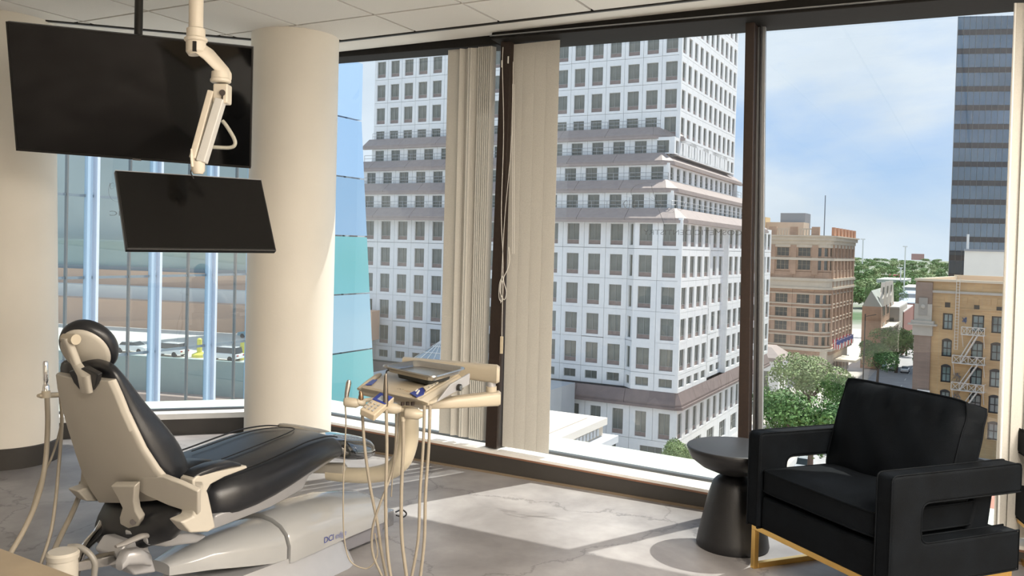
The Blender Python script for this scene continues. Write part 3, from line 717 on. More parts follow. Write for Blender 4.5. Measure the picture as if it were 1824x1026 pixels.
# rounded corner: 3 facets
for k in range(3):
    a0_, a1_ = math.pi/2*k/3, math.pi/2*(k+1)/3
    pa_ = c_h - hr*(R_*math.cos(a0_)) - hl*(R_*math.sin(a0_)); pb_ = c_h - hr*(R_*math.cos(a1_)) - hl*(R_*math.sin(a1_))
    uu = (pb_-pa_); L = uu.length; uu = uu.normalized(); inn_ = UP.cross(uu)
    b = facade(ht, pa_, inn_, 0, 1, L, rowsH, (.2, .8), [M_hb], mwh, dep=.3, style='one', opens=op2); bkh.add(b.v, b.f)
bkh.box(H0+(hl+hr)*(R_*.45)+UP*ZG, hl*28, hr*26, UP*(zc+1-ZG))
bkh.build('core', M_hb, parent=ht)
flush(ht)
def hband(z0, z1, out, name='cornice', m=None):
    def path(o_):
        P_ = [H0-hr*o_+hl*32, H0-hr*o_+hl*R_]
        for k in range(1, 6):
            a = math.pi/2*k/6; P_.append(c_h-hr*((R_+o_)*math.cos(a))-hl*((R_+o_)*math.sin(a)))
        return P_+[H0-hl*o_+hr*R_, H0-hl*o_+hr*30]
    a, b = path(out), path(-.6); mb = MB()
    for k in range(len(a)-1): mb.hexa([a[k]+UP*z0, a[k+1]+UP*z0, b[k+1]+UP*z0, b[k]+UP*z0, a[k]+UP*z1, a[k+1]+UP*z1, b[k+1]+UP*z1, b[k]+UP*z1])
    mb.build(name, m or M_hs, parent=ht)
hband(zc+.7, zc+1.5, .35); hband(zc+1.5, zc+2.3, .8); hband(zc+2.3, zc+2.6, 1.2)
hband(zc-.1, zc+.7, .1); hband(zc-3.0, zc-2.4, .3); hband(zc-7.6, zc-7.0, .5); hband(zc-9.0, zc-7.6, .2); hband(zc-9.5, zc-9.0, .45)
for r in rowsH[2:-1]: hband(r[0]+.25, r[0]+.5, .12, 'sill_course'); hband(r[0]+2.58, r[0]+2.8, .12, 'lintel_course')
hband(zlast-.7, zlast-.1, .6); hband(zlast-1.6, zlast-.7, .2, m=M_hb)
# piers on right face and parapet posts
for k in range(7):
    MB().box(H0+hr*(R_+k*4.3-.45)-hl*.25+UP*(zlast), hr*.9, hl*.5, UP*(zc-zlast+.6)).build('pier', M_hb, parent=ht)
for k in range(7):
    MB().box(H0+hl*(R_+k*cwl-.6)-hr*.2+UP*(zc-6.2), hl*1.3, hr*.5, UP*6.6).build('pier', M_hb, parent=ht)
for k in range(7):
    MB().box(H0+hl*(R_+k*cwl-.8)-hr*.3+UP*(zc+2.6), hl*1.7, hr*.6, UP*1.9).build('parapet_post', M_hb, parent=ht)
    mb = MB(); mb.box(H0+hl*(R_+k*cwl)+UP*(zc+3.9), hl*cwl, hr*.3, UP*.25)
    for q in range(6): mb.box(H0+hl*(R_+k*cwl+.8+q*.6)+UP*(zc+2.6), hl*.25, hr*.25, UP*1.3)
    mb.build('balustrade', M_hs, parent=ht)
for k in range(7): MB().box(H0+hr*(R_+k*4.3-1.0)-hl*.3+UP*(zc+2.6), hr*2.0, hl*.6, UP*1.9).build('parapet_post', mat('orange_brick', (.52, .27, .17), .8), parent=ht)
MB().box(H0+hr*(R_)+UP*(zc+2.6), hr*26, hl*.4, UP*1.3).build('parapet', M_hb, parent=ht)
MB().box(H0+hl*18+hr*10+UP*(zc+1), hl*8, hr*8, UP*6.2).build('penthouse', mat('yellow_stucco', (.62, .47, .27), .8), parent=ht)
MB().box(H0+hl*9+hr*14+UP*(zc+1), hl*9, hr*6, UP*5.0).build('penthouse', M_hs, parent=ht)
MB().box(H0+hl*10+hr*20+UP*(zc+1), hl*6, hr*6, UP*7.5).build('penthouse', mat('roof_grey', (.28, .30, .33), .8), parent=ht)
# ground storey, canopy, flags
MB().box(H0+(hl+hr)*.2+UP*ZG, hl*30, hr*26, UP*(zlast-.7-ZG)).build('ground_storey', M_hs, parent=ht)
for k in range(6): MB().box(H0+hr*(3.5+k*4.3)-hl*.0+UP*(ZG+.3), hr*2.6, hl*.35, UP*3.4).build('shop_window', mwh[0], parent=ht)
MB().box(H0+hr*9-hl*4.6+UP*(ZG+4.0), hr*9, hl*5, UP*.5).build('entrance_canopy', mat('canopy_cream', (.66, .58, .46), .6), parent=ht)
for k in range(5):
    fp = H0+hr*(4+k*4.2)+UP*(ZG+8.2)
    ft = thing('flag', (fp.x, fp.y, fp.z), ('first', 'second', 'third', 'fourth', 'fifth')[k]+' red white and blue striped flag from the near corner of the beige hotel', 'flag', 'flags along the hotel front')
    MB().tube([fp, fp-hl*2.2+UP*1.4], .05, 5).build('pole', M_sill, parent=ft)
    a_, d_ = fp-hl*2.0+UP*1.25, V((0, 0, -2.2))
    for q in range(6): MB().hexa([a_+hl*.0+d_*1+hl*1.6*(q/6)*.9, a_+d_+hl*1.6*((q+1)/6)*.9, a_+d_+hl*1.6*((q+1)/6)*.9+hr*.05, a_+d_+hl*1.6*(q/6)*.9+hr*.05, a_+hl*1.6*(q/6), a_+hl*1.6*((q+1)/6), a_+hl*1.6*((q+1)/6)+hr*.05, a_+hl*1.6*(q/6)+hr*.05]).build('stripe', mat('flag_red', (.55, .04, .06), .7) if q % 2 else mat('flag_white', (.75, .75, .75), .7), parent=ft)
    MB().box(a_-hr*.03+UP*-1.1, hl*.8, hr*.1, UP*1.1).build('canton', mat('flag_blue', (.04, .07, .30), .7), parent=ft)
# --- yellow brick building with fire escape
M_yb = brickmat('yellow_brick', (.50, .34, .17), (.44, .29, .14), (.42, .32, .20), 1.6)
M_gb = brickmat('grey_brick', (.27, .20, .16), (.24, .18, .145), (.26, .21, .18), 1.6)
BC = D(1635, 470, 128.); B0 = V((BC.x, BC.y, 0)); phb = math.radians(-50)
bu = V((math.cos(math.radians(-38)), math.sin(math.radians(-38)), 0)); bi = UP.cross(bu)
bb = thing('brick_building', (B0.x, B0.y, ZG), 'old yellow brick building with arched windows at the right of the street', 'building')
def BP(s, z=0., d=0.): return B0+bu*s+bi*d+UP*z
bnp = PL(1700, 600, B0, bi)
def bs(x, y): q = PL(x, y, B0, bi); return ((q-B0).dot(bu), q.z)
ztop = bs(1640, 500)[1]; s_e = bs(1800, 520)[0]+14
cols_ = [(bs(1678, 600)[0], bs(1696, 600)[0]), (bs(1730, 600)[0], bs(1752, 600)[0]), (bs(1765, 600)[0], bs(1787, 600)[0])]
cols_.append((cols_[2][0]+4.6, cols_[2][1]+4.6))
hd_ = [(bs(1687, 558)[1], bs(1687, 587)[1]), (bs(1687, 606)[1], bs(1687, 635)[1]), (bs(1687, 652)[1], bs(1687, 681)[1]), (bs(1687, 697)[1], bs(1687, 726)[1]), (bs(1687, 743)[1], bs(1687, 772)[1])]
# wall pieces around the openings
xs = [0]; 
for a, b in cols_: xs += [a, b]
xs.append(s_e); mbw = MB()
for k in range(0, len(xs)-1, 2): mbw.box(BP(xs[k], ZG), bu*(xs[k+1]-xs[k]), bi*.5, UP*(ztop-ZG))
zs = [ztop]
for a, b in hd_: zs += [a, b]
zs.append(ZG)
for a, b in cols_:
    for k in range(0, len(zs)-1, 2): mbw.box(BP(a, zs[k+1]), bu*(b-a), bi*.5, UP*(zs[k]-zs[k+1]))
mbw.build('wall', M_yb, parent=bb)
MB().box(BP(.2, ZG, .5), bu*(s_e-.4), bi*.3, UP*(ztop-ZG-1)).build('core', M_gb, parent=bb)
MB().box(BP(0, ZG, .8), bi*26, bu*.4, UP*(ztop-ZG-.4)).build('side_wall', M_gb, parent=bb)
MB().box(BP(0, ztop-1.4, .8), bu*s_e, bi*26, UP*.4).build('roof', mat('peach_roof', (.66, .42, .26), .9, noise=.08, nscale=.3), parent=bb)
par_ = MB(); par_.box(BP(-.3, ztop, -.3), bu*(s_e+.3), bi*.9, UP*.35); par_.box(BP(-.3, ztop-1, .6), bi*26, bu*.8, UP*1.35); par_.box(BP(0, ztop-1, 26), bu*s_e, bi*.6, UP*1.6)
par_.build('parapet', mat('parapet_cream', (.62, .55, .42), .8), parent=bb)
mwb = [mat('old_glass', (.16, .22, .22), .12, noise=.5, nscale=.3, spec=.8), mat('black_sash', (.02, .02, .022), .5), M_yb]
for ci, (a, b) in enumerate(cols_):
    for ri, (zt, zb_) in enumerate(hd_):
        w_ = b-a; h_ = zt-zb_
        mb = MB(); d = .32; X = lambda x, z_, y=0: BP(a+x, zb_+z_, y)
        arch = ri > 0
        dark = (ri == 0 and ci == 1)
        mb.box(X(.1, .1, d), bu*(w_-.2), bi*.03, UP*(h_-.2), 0)
        mb.box(X(0, 0, d-.16), bu*.18, bi*.18, UP*h_, 1); mb.box(X(w_-.18, 0, d-.16), bu*.18, bi*.18, UP*h_, 1)
        mb.box(X(0, 0, d-.16), bu*w_, bi*.18, UP*.16, 1); mb.box(X(0, h_-.2, d-.16), bu*w_, bi*.18, UP*.2, 1)
        mb.box(X(0, h_*.5-.06, d-.1), bu*w_, bi*.1, UP*.12, 1); mb.box(X(w_/2-.05, 0, d-.06), bu*.1, bi*.06, UP*h_, 1)
        if arch:    # segmental head
            pts = [X(w_*q/8, h_-.02+.28*(1-(2*q/8-1)**2), -.04) for q in range(9)]+[X(w_*q/8, h_-.02-.14+.10*(1-(2*q/8-1)**2), -.04) for q in range(8, -1, -1)]
            mb.prism(pts, bi*.3, 1)
        mb.box(X(-.15, -.2, -.1), bu*(w_+.3), bi*.3, UP*.2, 2)
        mb.build('window', mwb, parent=bb)
# grey brick pilaster with stone capital at the left corner
MB().box(BP(-.1, ZG, -.35), bu*2.3, bi*.4, UP*(ztop-ZG-.2)).build('pilaster', M_gb, parent=bb)
zk = bs(1645, 590)[1]; M_cap = mat('capital_stone', (.42, .40, .35), .8, noise=.08, nscale=1)
cpm = MB(); cpm.box(BP(-.5, zk+1.1, -.8), bu*3.1, bi*.9, UP*.5); cpm.box(BP(-.9, zk+.9, -1.0), bu*3.9, bi*1.1, UP*.25); cpm.box(BP(-.3, zk-.6, -.6), bu*2.7, bi*.7, UP*1.5)
cpm.build('capital', M_cap, parent=bb)
zk2 = bs(1645, 546)[1]
MB().box(BP(-.15, zk+1.6, -.5), bu*2.4, bi*.2, UP*(bs(1645, 541)[1]-zk-1.6)).build('stone_panel', M_cap, parent=bb)
MB().box(BP(.45, zk+2.4, -.58), bu*1.2, bi*.1, UP*2.6).build('inset_panel', mat('capital_stone_dark', (.30, .29, .26), .8), parent=bb)
MB().ell(BP(1.05, zk+3.7, -.66), bu*.35, UP*.35, bi*.1, 14, 6).build('rosette', M_cap, parent=bb, smooth=True)
zcz = bs(1700, 523)[1]
MB().box(BP(2.2, zcz, -.25), bu*(s_e-2.2), bi*.3, UP*.35).build('string_course', M_cap, parent=bb)
MB().box(BP(2.2, bs(1700, 552)[1]+.1, -.12), bu*(s_e-2.2), bi*.2, UP*.18).build('string_course', M_yb, parent=bb)
for k in range(14):
    MB().box(BP(3.2+k*1.5, zcz-1.4, -.1), bu*.6, bi*.2, UP*.9).build('brick_bracket', M_yb, parent=bb)
for x_, y_ in ((1688, 543), (1740, 548), (1780, 551)):
    q = bs(x_, y_); MB().box(BP(q[0]-.35, q[1]-.35, -.04), bu*.7, bi*.1, UP*.7).build('vent_opening', M_black, parent=bb)
# white sign panel at the corner
q = bs(1648, 701); MB().box(BP(q[0]-.95, q[1]-3.6, -.8), bu*1.7, bi*.35, UP*4.2).build('blank_sign', mat('sign_white', (.74, .74, .72), .6), parent=bb)
# fire escape
M_fe = mat('white_iron', (.60, .58, .53), .6)
fe = thing('fire_escape', BP(cols_[1][0], ZG, -.7), 'white iron fire escape zigzagging down the yellow brick wall', 'fire escape')
pl = []
for (xa, xb, yb) in ((1715, 1756, 597), (1699, 1756, 648), (1697, 1755, 696), (1697, 1753, 742)):
    a, b = bs(xa, yb)[0], bs(xb, yb)[0]; z_ = bs((xa+xb)/2, yb)[1]; pl.append((a, b, z_))
    mb = MB(); L = b-a
    mb.box(BP(a, z_, -1.25), bu*L, bi*1.2, UP*.08)
    for h in (.05, 1.15): mb.tube([BP(a, z_+h, -1.25), BP(b, z_+h, -1.25)], .06, 5); mb.tube([BP(a, z_+h, -1.25), BP(a, z_+h, 0)], .05, 5); mb.tube([BP(b, z_+h, -1.25), BP(b, z_+h, 0)], .05, 5)
    ns = 4
    for k in range(ns+1): mb.tube([BP(a+L*k/ns, z_, -1.25), BP(a+L*k/ns, z_+1.15, -1.25)], .05, 5)
    for k in range(ns):
        mb.tube([BP(a+L*k/ns, z_, -1.25), BP(a+L*(k+1)/ns, z_+1.15, -1.25)], .035, 4); mb.tube([BP(a+L*(k+1)/ns, z_, -1.25), BP(a+L*k/ns, z_+1.15, -1.25)], .035, 4)
    mb.tube([BP(a+.1, z_, -1.2), BP(a+.1, z_-1.8, -.05)], .05, 4); mb.tube([BP(b-.1, z_, -1.2), BP(b-.1, z_-1.8, -.05)], .05, 4)
    mb.build('platform', M_fe, parent=fe)
for k in range(3):
    a, b = pl[k][1]-.9, pl[k+1][0]+1.0; z0_, z1_ = pl[k][2], pl[k+1][2]
    mb = MB()
    for dd in (-1.15, -.5):
        mb.tube([BP(a, z0_, dd), BP(b, z1_, dd)], .09, 5); mb.tube([BP(a, z0_+1.0, dd), BP(b, z1_+1.0, dd)], .05, 5)
    for q in range(1, 12): c = q/12; mb.box(BP(a+(b-a)*c-.15, z0_+(z1_-z0_)*c, -1.15), bu*.3, bi*.65, UP*.04)
    mb.build('stair', M_fe, parent=fe)
mb = MB(); la, lb = bs(1703, 560)[0], bs(1709, 560)[0]; zA, zB = ztop+.6, bs(1706, 622)[1]
for s_ in (la, lb): mb.tube([BP(s_, zA, -.5), BP(s_, zB, -.5)], .045, 5)
for k in range(24): z_ = zB+(zA-zB)*k/24; mb.tube([BP(la, z_, -.5), BP(lb, z_, -.5)], .03, 4)
mb.build('ladder', M_fe, parent=fe)
# graffiti: loose grey and blue strokes
gf = MB(); rr = random.Random(3)
for (cx, cy, sw, sh) in ((1703, 672, 9, 9), (1703, 708, 9, 10)):
    for k in range(7):
        gf.tube(smooth_path([PL(cx+rr.uniform(-sw, sw), cy+rr.uniform(-sh, sh), B0-bi*.03, bi) for _ in range(4)], 3), .07, 4, flat=.3)
gf.build('graffiti', mat('graffiti_grey', (.34, .34, .36), .8), parent=bb, kind='stuff')
gf = MB()
for k in range(5): gf.tube(smooth_path([PL(1719+rr.uniform(-5, 5), 571+rr.uniform(-6, 6), B0-bi*.03, bi) for _ in range(4)], 3), .13, 4, flat=.3)
gf.build('graffiti', mat('graffiti_blue', (.10, .16, .30), .8), parent=bb, kind='stuff')
# --- blank white box building and low roofs right
q = D(1718, 447, 175.)
wbx = thing('blank_building', (q.x+15, q.y, ZG), 'pale windowless building block behind the yellow brick roof', 'building')
MB().box(V((q.x, q.y, ZG)), V((34, -2, 0)), V((12, 20, 0)), UP*(q.z-ZG)).build('wall', mat('pale_stucco', (.82, .79, .72), .85, noise=.03, nscale=.3), parent=wbx)
MB().box(V((q.x-.3, q.y-.3, q.z)), V((34.6, -2, 0)), V((12.3, 20.6, 0)), UP*.4).build('roof_edge', mat('roof_grey', (.28, .30, .33), .8), parent=wbx)
MB().tube([V((q.x+2.2, q.y+3, q.z)), V((q.x+2.2, q.y+3, q.z+3.5))], .25, 8).build('vent_pipe', M_sill, parent=wbx)
# --- dark glass tower at the right
gq = D(1691, 450, 205.); gt_ = thing('glass_tower', (gq.x+20, gq.y, ZG), 'tall dark glass tower with horizontal bands at the right', 'building')
gu = V((.985, -.174, 0)); gi = UP.cross(gu)
M_dg = mat('dark_curtain_glass', (.17, .21, .25), .05, metal=.75, noise=.2, nscale=.12, spec=1.0)
M_db = mat('dark_band_glass', (.075, .068, .068), .3, noise=.1, nscale=.3)
M_dm = mat('curtain_bar', (.22, .22, .21), .4, metal=.5)
G0_ = V((gq.x, gq.y, 0)); W_ = 46.; fh = 4.45; nf = 24; zb0 = -8.
mb1, mb2 = MB(), MB()
rg = random.Random(5)
nfl = int((62+abs(zb0))/fh)
for k in range(nfl):
    z_ = zb0+k*fh
    for c in range(34):
        x_ = c*1.35; ty = rg.uniform(-.012, .012)
        o_ = MB().hexa([G0_+gu*(x_+.04)+gi*ty+UP*(z_+1.35), G0_+gu*(x_+1.31)-gi*ty+UP*(z_+1.35), G0_+gu*(x_+1.31)+gi*.1+UP*(z_+1.35), G0_+gu*(x_+.04)+gi*.1+UP*(z_+1.35), G0_+gu*(x_+.04)+gi*ty+UP*(z_+fh-.05), G0_+gu*(x_+1.31)-gi*ty+UP*(z_+fh-.05), G0_+gu*(x_+1.31)+gi*.1+UP*(z_+fh-.05), G0_+gu*(x_+.04)+gi*.1+UP*(z_+fh-.05)])
        mb1.add(o_.v, o_.f)
    mb2.box(G0_+UP*(z_+.05), gu*W_, gi*.1, UP*1.25)
mb1.build('glass_pane', M_dg, parent=gt_, kind='stuff')
mb2.build('spandrel_band', M_db, parent=gt_)
mb = MB()
for c in range(35): mb.box(G0_+gu*(c*1.35-.03)-gi*.06+UP*zb0, gu*.06, gi*.2, UP*nfl*fh)
mb.build('mullion', M_dm, parent=gt_, kind='stuff')
MB().box(G0_+gi*.12+gu*.05+UP*ZG, gu*W_, g1*36, UP*(nfl*fh+zb0-ZG)).build('core', M_dg, parent=gt_)
# ---------------------------------------------------------------- glass building across the street at the left
M_fin = mat('white_fin', (.72, .78, .86), .4)
M_tint = glassmat('teal_glass', (.78, .86, .88), .07)
M_teal = mat('teal_glass_panel', (.10, .36, .38), .08, spec=.9, noise=.15, nscale=.5)
Q0 = D(285, 424, 36.6); Q0.z = 0
cb = thing('curtain_wall', (Q0.x, Q0.y, ZG), 'teal glass curtain wall with white vertical fins across the street', 'building')
def QP(s, z=0., d=0.): return Q0+g1*s+g2*d+UP*z
ns_ = PL(632, 424, Q0, g2); SEND = (ns_-Q0).dot(g1)
fins = []
for x_ in (60, 172, 285, 384, 455, 520): fins.append((PL(x_, 424, Q0, g2)-Q0).dot(g1))
fins += [fins[-1]+3.1*k for k in range(1, 5)]; fins = [fins[0]-3.1]+fins
fins = [f for f in fins if f < SEND-1]+[SEND]
ZB, ZT = -11.2, 34.
zl_ = [ZB, -6.6, -3.4, -.2, 3.0, 6.2, 9.4, 12.6, 15.8, 19., 22.2, 25.4, 28.6, 31.8]
for k in range(len(fins)-1):
    a, b = fins[k], fins[k+1]
    f = MB(); f.box(QP(a-.16, ZB, -.22), g1*.12, g2*.32, UP*(ZT-ZB)); f.build('fin', M_fin, parent=cb)
    f = MB(); f.box(QP(a-.50, ZB, -.12), g1*.22, g2*.2, UP*(ZT-ZB)); f.build('fin', mat('pale_blue_fin', (.46, .60, .72), .4), parent=cb)
    mid = (a+b)/2
    MB().box(QP(mid-.03, ZB, -.06), g1*.06, g2*.15, UP*(ZT-ZB)).build('mullion', M_dm, parent=cb)
    for i in range(len(zl_)-1):
        for (p0, p1) in ((a, mid-.03), (mid+.03, b-.5)):
            if p1-p0 < .3: continue
            mb = MB(); mb.quad(QP(p0, zl_[i]+.05), QP(p1, zl_[i]+.05), QP(p1, zl_[i+1]-.05), QP(p0, zl_[i+1]-.05))
            mb.build('glass_pane', M_tint, parent=cb, fix=False)
mb = MB()
for z_ in zl_: mb.box(QP(fins[0], z_-.05, .0), g1*(SEND-fins[0]), g2*.1, UP*.1)
mb.build('rail', mat('slate_bar', (.20, .25, .28), .5), parent=cb)
# low part: brown stone base of the glass building
MB().box(QP(fins[0]-4, ZG, .1), g1*(SEND-fins[0]+4), g2*.6, UP*(ZB-ZG)).build('stone_base', mat('brown_stone', (.26, .17, .13), .8, noise=.1, nscale=.8), parent=cb)
# teal return with slanted edge seen right of the middle column
sT, sB = PL(627, 110, Q0, g2), PL(650, 690, Q0, g2)
e_b = (PL(648, 640, Q0, g2)-Q0).dot(g1); e_t = (PL(624, 110, Q0, g2)-Q0).dot(g1)
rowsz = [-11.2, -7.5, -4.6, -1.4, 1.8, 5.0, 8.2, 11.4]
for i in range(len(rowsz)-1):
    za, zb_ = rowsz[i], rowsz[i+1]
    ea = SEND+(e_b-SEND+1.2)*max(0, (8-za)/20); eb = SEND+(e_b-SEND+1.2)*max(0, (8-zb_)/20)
    col = [(.10,.36,.38), (.13,.42,.44), (.30,.48,.58), (.16,.45,.48), (.26,.42,.60), (.34,.52,.74), (.42,.60,.82)][i]  # upper panels bluer: sky reflection put into the colour
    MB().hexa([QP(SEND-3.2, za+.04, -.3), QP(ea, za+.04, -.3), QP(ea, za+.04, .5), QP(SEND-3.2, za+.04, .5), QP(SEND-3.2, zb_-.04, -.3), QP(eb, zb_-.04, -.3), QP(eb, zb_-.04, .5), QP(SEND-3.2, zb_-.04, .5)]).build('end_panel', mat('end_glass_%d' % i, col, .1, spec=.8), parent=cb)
# reflected parking deck, walls and cars, modelled as solids behind the glass
ZD = -13.2
M_lot = mat('lot_concrete', (.62, .60, .54), .9, noise=.08, nscale=.2)
M_sandw = mat('sand_wall', (.68, .42, .28), .9, noise=.06, nscale=.15)
M_green = mat('pale_green_wall', (.36, .44, .40), .8, noise=.08, nscale=.12)
nx = V((.25, 1, 0)).normalized(); nw = V((-1, .25, 0)).normalized()
d0 = D(330, 640, 1); dk0 = G(330, 648, ZD)
MB().box(G(430, 652, ZD)-nw*3-UP*1.2, nw*90, nx*30, UP*1.2).build('parking_deck', M_lot, label='pale concrete parking deck seen through the teal glass', cat='deck')
MB().box(G(430, 652, ZD)-nw*3-UP*3.6-nx*.6, nw*90, nx*.6, UP*4.1).build('retaining_wall', mat('grey_green_wall', (.26, .33, .31), .85, noise=.1, nscale=.2), label='grey green retaining wall below the parked cars', cat='wall')
MB().box(G(430, 652, ZD)-nw*3-UP*12-nx*3, nw*90, nx*2, UP*8.5).build('terrace_wall', mat('terrace_brown', (.33, .24, .20), .85, noise=.1, nscale=.2), label='brown terrace wall at the foot of the retaining wall', cat='wall')
bw_ = G(430, 652, ZD)+nx*30.5-nw*3; bw_.z = 0
for (z0, z1, m_, nm, lb, dd) in ((0, 4.4, M_sandw, 'garden_wall', 'sand coloured lower wall behind the parking deck', 0), (4.4, 6.4, mat('white_awning', (.72, .70, .66), .8, noise=.06, nscale=.1), 'canopy_roof', 'long white canopy roof behind the parking deck', 3), (6.4, 8.9, M_sandw, 'ramp_wall', 'tan ramp wall above the white canopy roof', 6), (8.9, 9.5, mat('slate_bar', (.20, .25, .28), .5), 'ledge', 'dark teal ledge line above the tan ramp wall', 7), (9.5, 14, M_green, 'facade_wall', 'pale grey green facade far behind the glass building', 8), (14, 44, mat('pale_grey_facade', (.46, .50, .47), .85, noise=.1, nscale=.1), 'facade_wall', 'pale grey upper facade far behind the small monitor', 12)):
    MB().box(bw_+nx*dd+nw*dd+UP*(ZD+z0), nw*90, nx*3, UP*(z1-z0)).build(nm, m_, label=lb, cat='wall')
# ---------------------------------------------------------------- cars
def make_car(name, col, label, sedan=True, group=None):
    o = thing(name, (0, 0, 0), label, 'car', group)
    m_ = mat('car_paint_%s' % name+str(col), col, .25, coat=.6)
    W2 = .9
    prof = [(-2.3,.35),(-2.32,.75),(-2.2,.92),(-1.3,1.0),(1.15,1.0),(2.1,.86),(2.28,.65),(2.28,.35)]
    top = [(-1.55,1.0),(-1.15,1.42),(.35,1.45),(1.05,1.0)] if sedan else [(-2.1,1.0),(-1.9,1.7),(.45,1.72),(1.1,1.0)]
    b = MB(); b.loft([[V((x, y*.93 if abs(y) else 0, z)) for x, z in prof] if 0 else [V((x*s_, y, z*zf+(1-zf)*.35)) for x, z in prof] for y, s_, zf in ((-W2,.95,.85), (-W2*.93,1,1), (W2*.93,1,1), (W2,.95,.85))])
    b.loft([[V((x*.9-.05, y, z if z > 1.2 else z-.05)) for x, z in top] for y in (-.66, .66)])
    b.build('body', m_, parent=o, bevel=.05)
    g = MB(); g.loft([[V((x+(.06 if x > 0 else -.06), y, z*.985-.02 if z > 1.2 else z)) for x, z in top] for y in (-.72, .72)]); g.build('window_glass', mat('car_glass', (.03, .04, .05), .08, spec=.9), parent=o)
    for sx_ in (-1.4, 1.4):
        for sy in (-1, 1):
            MB().tube([V((sx_, sy*.72, .33)), V((sx_, sy*.92, .33))], .33, 14).build('wheel', mat('tyre', (.015, .015, .015), .8), parent=o)
    for sy in (-1, 1):
        MB().aabox(2.2, 2.3, sy*.62-.2, sy*.62+.2, .6, .76).build('headlight', mat('headlight', (.7, .72, .75), .15), parent=o)
        MB().aabox(-2.34, -2.26, sy*.66-.18, sy*.66+.18, .66, .82).build('tail_light', mat('tail_light', (.35, .02, .02), .3), parent=o)
    return o
WHT, SIL, RED, BLU, TEALC = (.78, .78, .77), (.48, .51, .55), (.45, .03, .04), (.20, .30, .42), (.20, .36, .40)
cars = [(1592, 659, ZG, g1, -1, SIL, True, 'silver blue car driving towards us left of the white one on the far street'),
 (1612, 663, ZG, g1, -1, WHT, True, 'white car driving towards us on the far street'),
 (1573, 655, ZG, g1, -1, BLU, False, 'blue parked car left of the driving pair on the far street'),
 (1431, 838, ZG, g1, -1, SIL, False, 'silver car on the street seen through the armchair arm'),
 (1417, 856, ZG, g1, -1, RED, True, 'red car on the street seen through the armchair arm'),
 (1772, 783, ZG+0.2, V((.2, 1, 0)).normalized(), -1, WHT, True, 'white car parked nose out right of the armchair back'),
 (1620, 720, ZG, g1, 1, WHT, False, 'white van roof just above the armchair cushion'),
 (238, 628, ZD, nw, -1, WHT, True, 'white saloon parked behind the headrest of the dental chair'),  # deck cars stand in for reflections in the teal glass
 (300, 634, ZD, nw, 1, WHT, False, 'white crossover right of the white saloon on the parking deck'),
 (398, 642, ZD, nw, 1, WHT, False, 'white and grey off-road car on the parking deck by the middle column'),
 (452, 602, ZD, nw, 1, TEALC, True, 'dark teal car on the parking deck touching the middle column')]
for (x_, y_, z_, d_, sg, col, sed, lb) in cars:
    o = make_car('car', col, lb, sed); P_ = G(x_, y_, z_); o.location = P_; dd = d_*sg; o.rotation_euler = (0, 0, math.atan2(dd.y, dd.x))
# yellow bollards, part of the reflected deck modelled behind the glass
for x_, y_, lb in ((355, 636, 'yellow bollard between the two white cars on the parking deck'), (432, 640, 'yellow bollard right of the off-road car on the parking deck')):
    P_ = G(x_, y_, ZD); o = thing('bollard', P_, lb, 'bollard'); MY = mat('safety_yellow', (.75, .68, .10), .5)
    MB().lathe([(.9,0),(.9,.35),(.35,.6),(.3,.6)], P_, 16).build('base', MY, parent=o, smooth=True); MB().lathe([(.3,.5),(.3,2.2),(.15,2.35)], P_, 14).build('post', MY, parent=o, smooth=True)
P_ = G(1752, 797, ZG); o = thing('bollard', P_, 'yellow traffic marker beside the parked white car at the right', 'bollard')
MB().lathe([(.8,0),(.8,.3),(.3,.6),(.3,.6)], P_, 12).build('base', MY, parent=o, smooth=True); MB().lathe([(.35,.5),(.35,3.4),(.6,3.6),(.6,4.2),(.1,4.5)], P_, 10).build('post', MY, parent=o, smooth=True)
# ---------------------------------------------------------------- trees
def leafmesh(name, n, seed, leaf, flat=.8, lobes=7):
    r = np.random.RandomState(seed); vs, fs = [], []
    cs = [(r.uniform(-.5,.5), r.uniform(-.5,.5), r.uniform(-.35,.45), r.uniform(.38,.6)) for _ in range(lobes)]+[(0,0,0,.62)]
    for k in range(n):
        c = cs[r.randint(len(cs))]; d = r.normal(size=3); d /= np.linalg.norm(d); d[2] = abs(d[2]) if r.rand() < .6 else d[2]
        p_ = np.array(c[:3])+d*c[3]*r.uniform(.8, 1.03); p_[2] *= flat
        nn = d+r.normal(size=3)*.5; nn /= np.linalg.norm(nn); a = np.cross(nn, r.normal(size=3)); a /= np.linalg.norm(a); b = np.cross(nn, a)
        s_ = leaf*r.uniform(.6, 1.3); q = len(vs)
        vs += [tuple(p_-a*s_), tuple(p_+b*s_*.55), tuple(p_+a*s_), tuple(p_-b*s_*.55)]; fs.append((q, q+1, q+2, q+3))
    me = bpy.data.meshes.new(name); me.from_pydata(vs, [], fs); return me
def leafmat(n, c1, c2):
    m = bpy.data.materials.new(n); m.use_nodes = True; t = m.node_tree; p = t.nodes['Principled BSDF']; p.inputs['Roughness'].default_value = .7
    tc_ = N(t, 'ShaderNodeTexCoord'); nn = N(t, 'ShaderNodeTexNoise', Scale=2.2, Detail=4.); t.links.new(tc_.outputs['Object'], nn.inputs['Vector'])
    cr = N(t, 'ShaderNodeValToRGB'); t.links.new(nn.outputs['Fac'], cr.inputs[0]); cr.color_ramp.elements[0].position = .35; cr.color_ramp.elements[0].color = (*c1, 1)
    cr.color_ramp.elements[1].position = .65; cr.color_ramp.elements[1].color = (*c2, 1); t.links.new(cr.outputs[0], p.inputs['Base Color'])
    return m
LM = [leafmat('leaves_mid', (.05, .13, .03), (.15, .28, .07)), leafmat('leaves_dark', (.04, .11, .03), (.11, .22, .06)), leafmat('leaves_pale', (.15, .22, .08), (.29, .38, .16))]
CR = {}
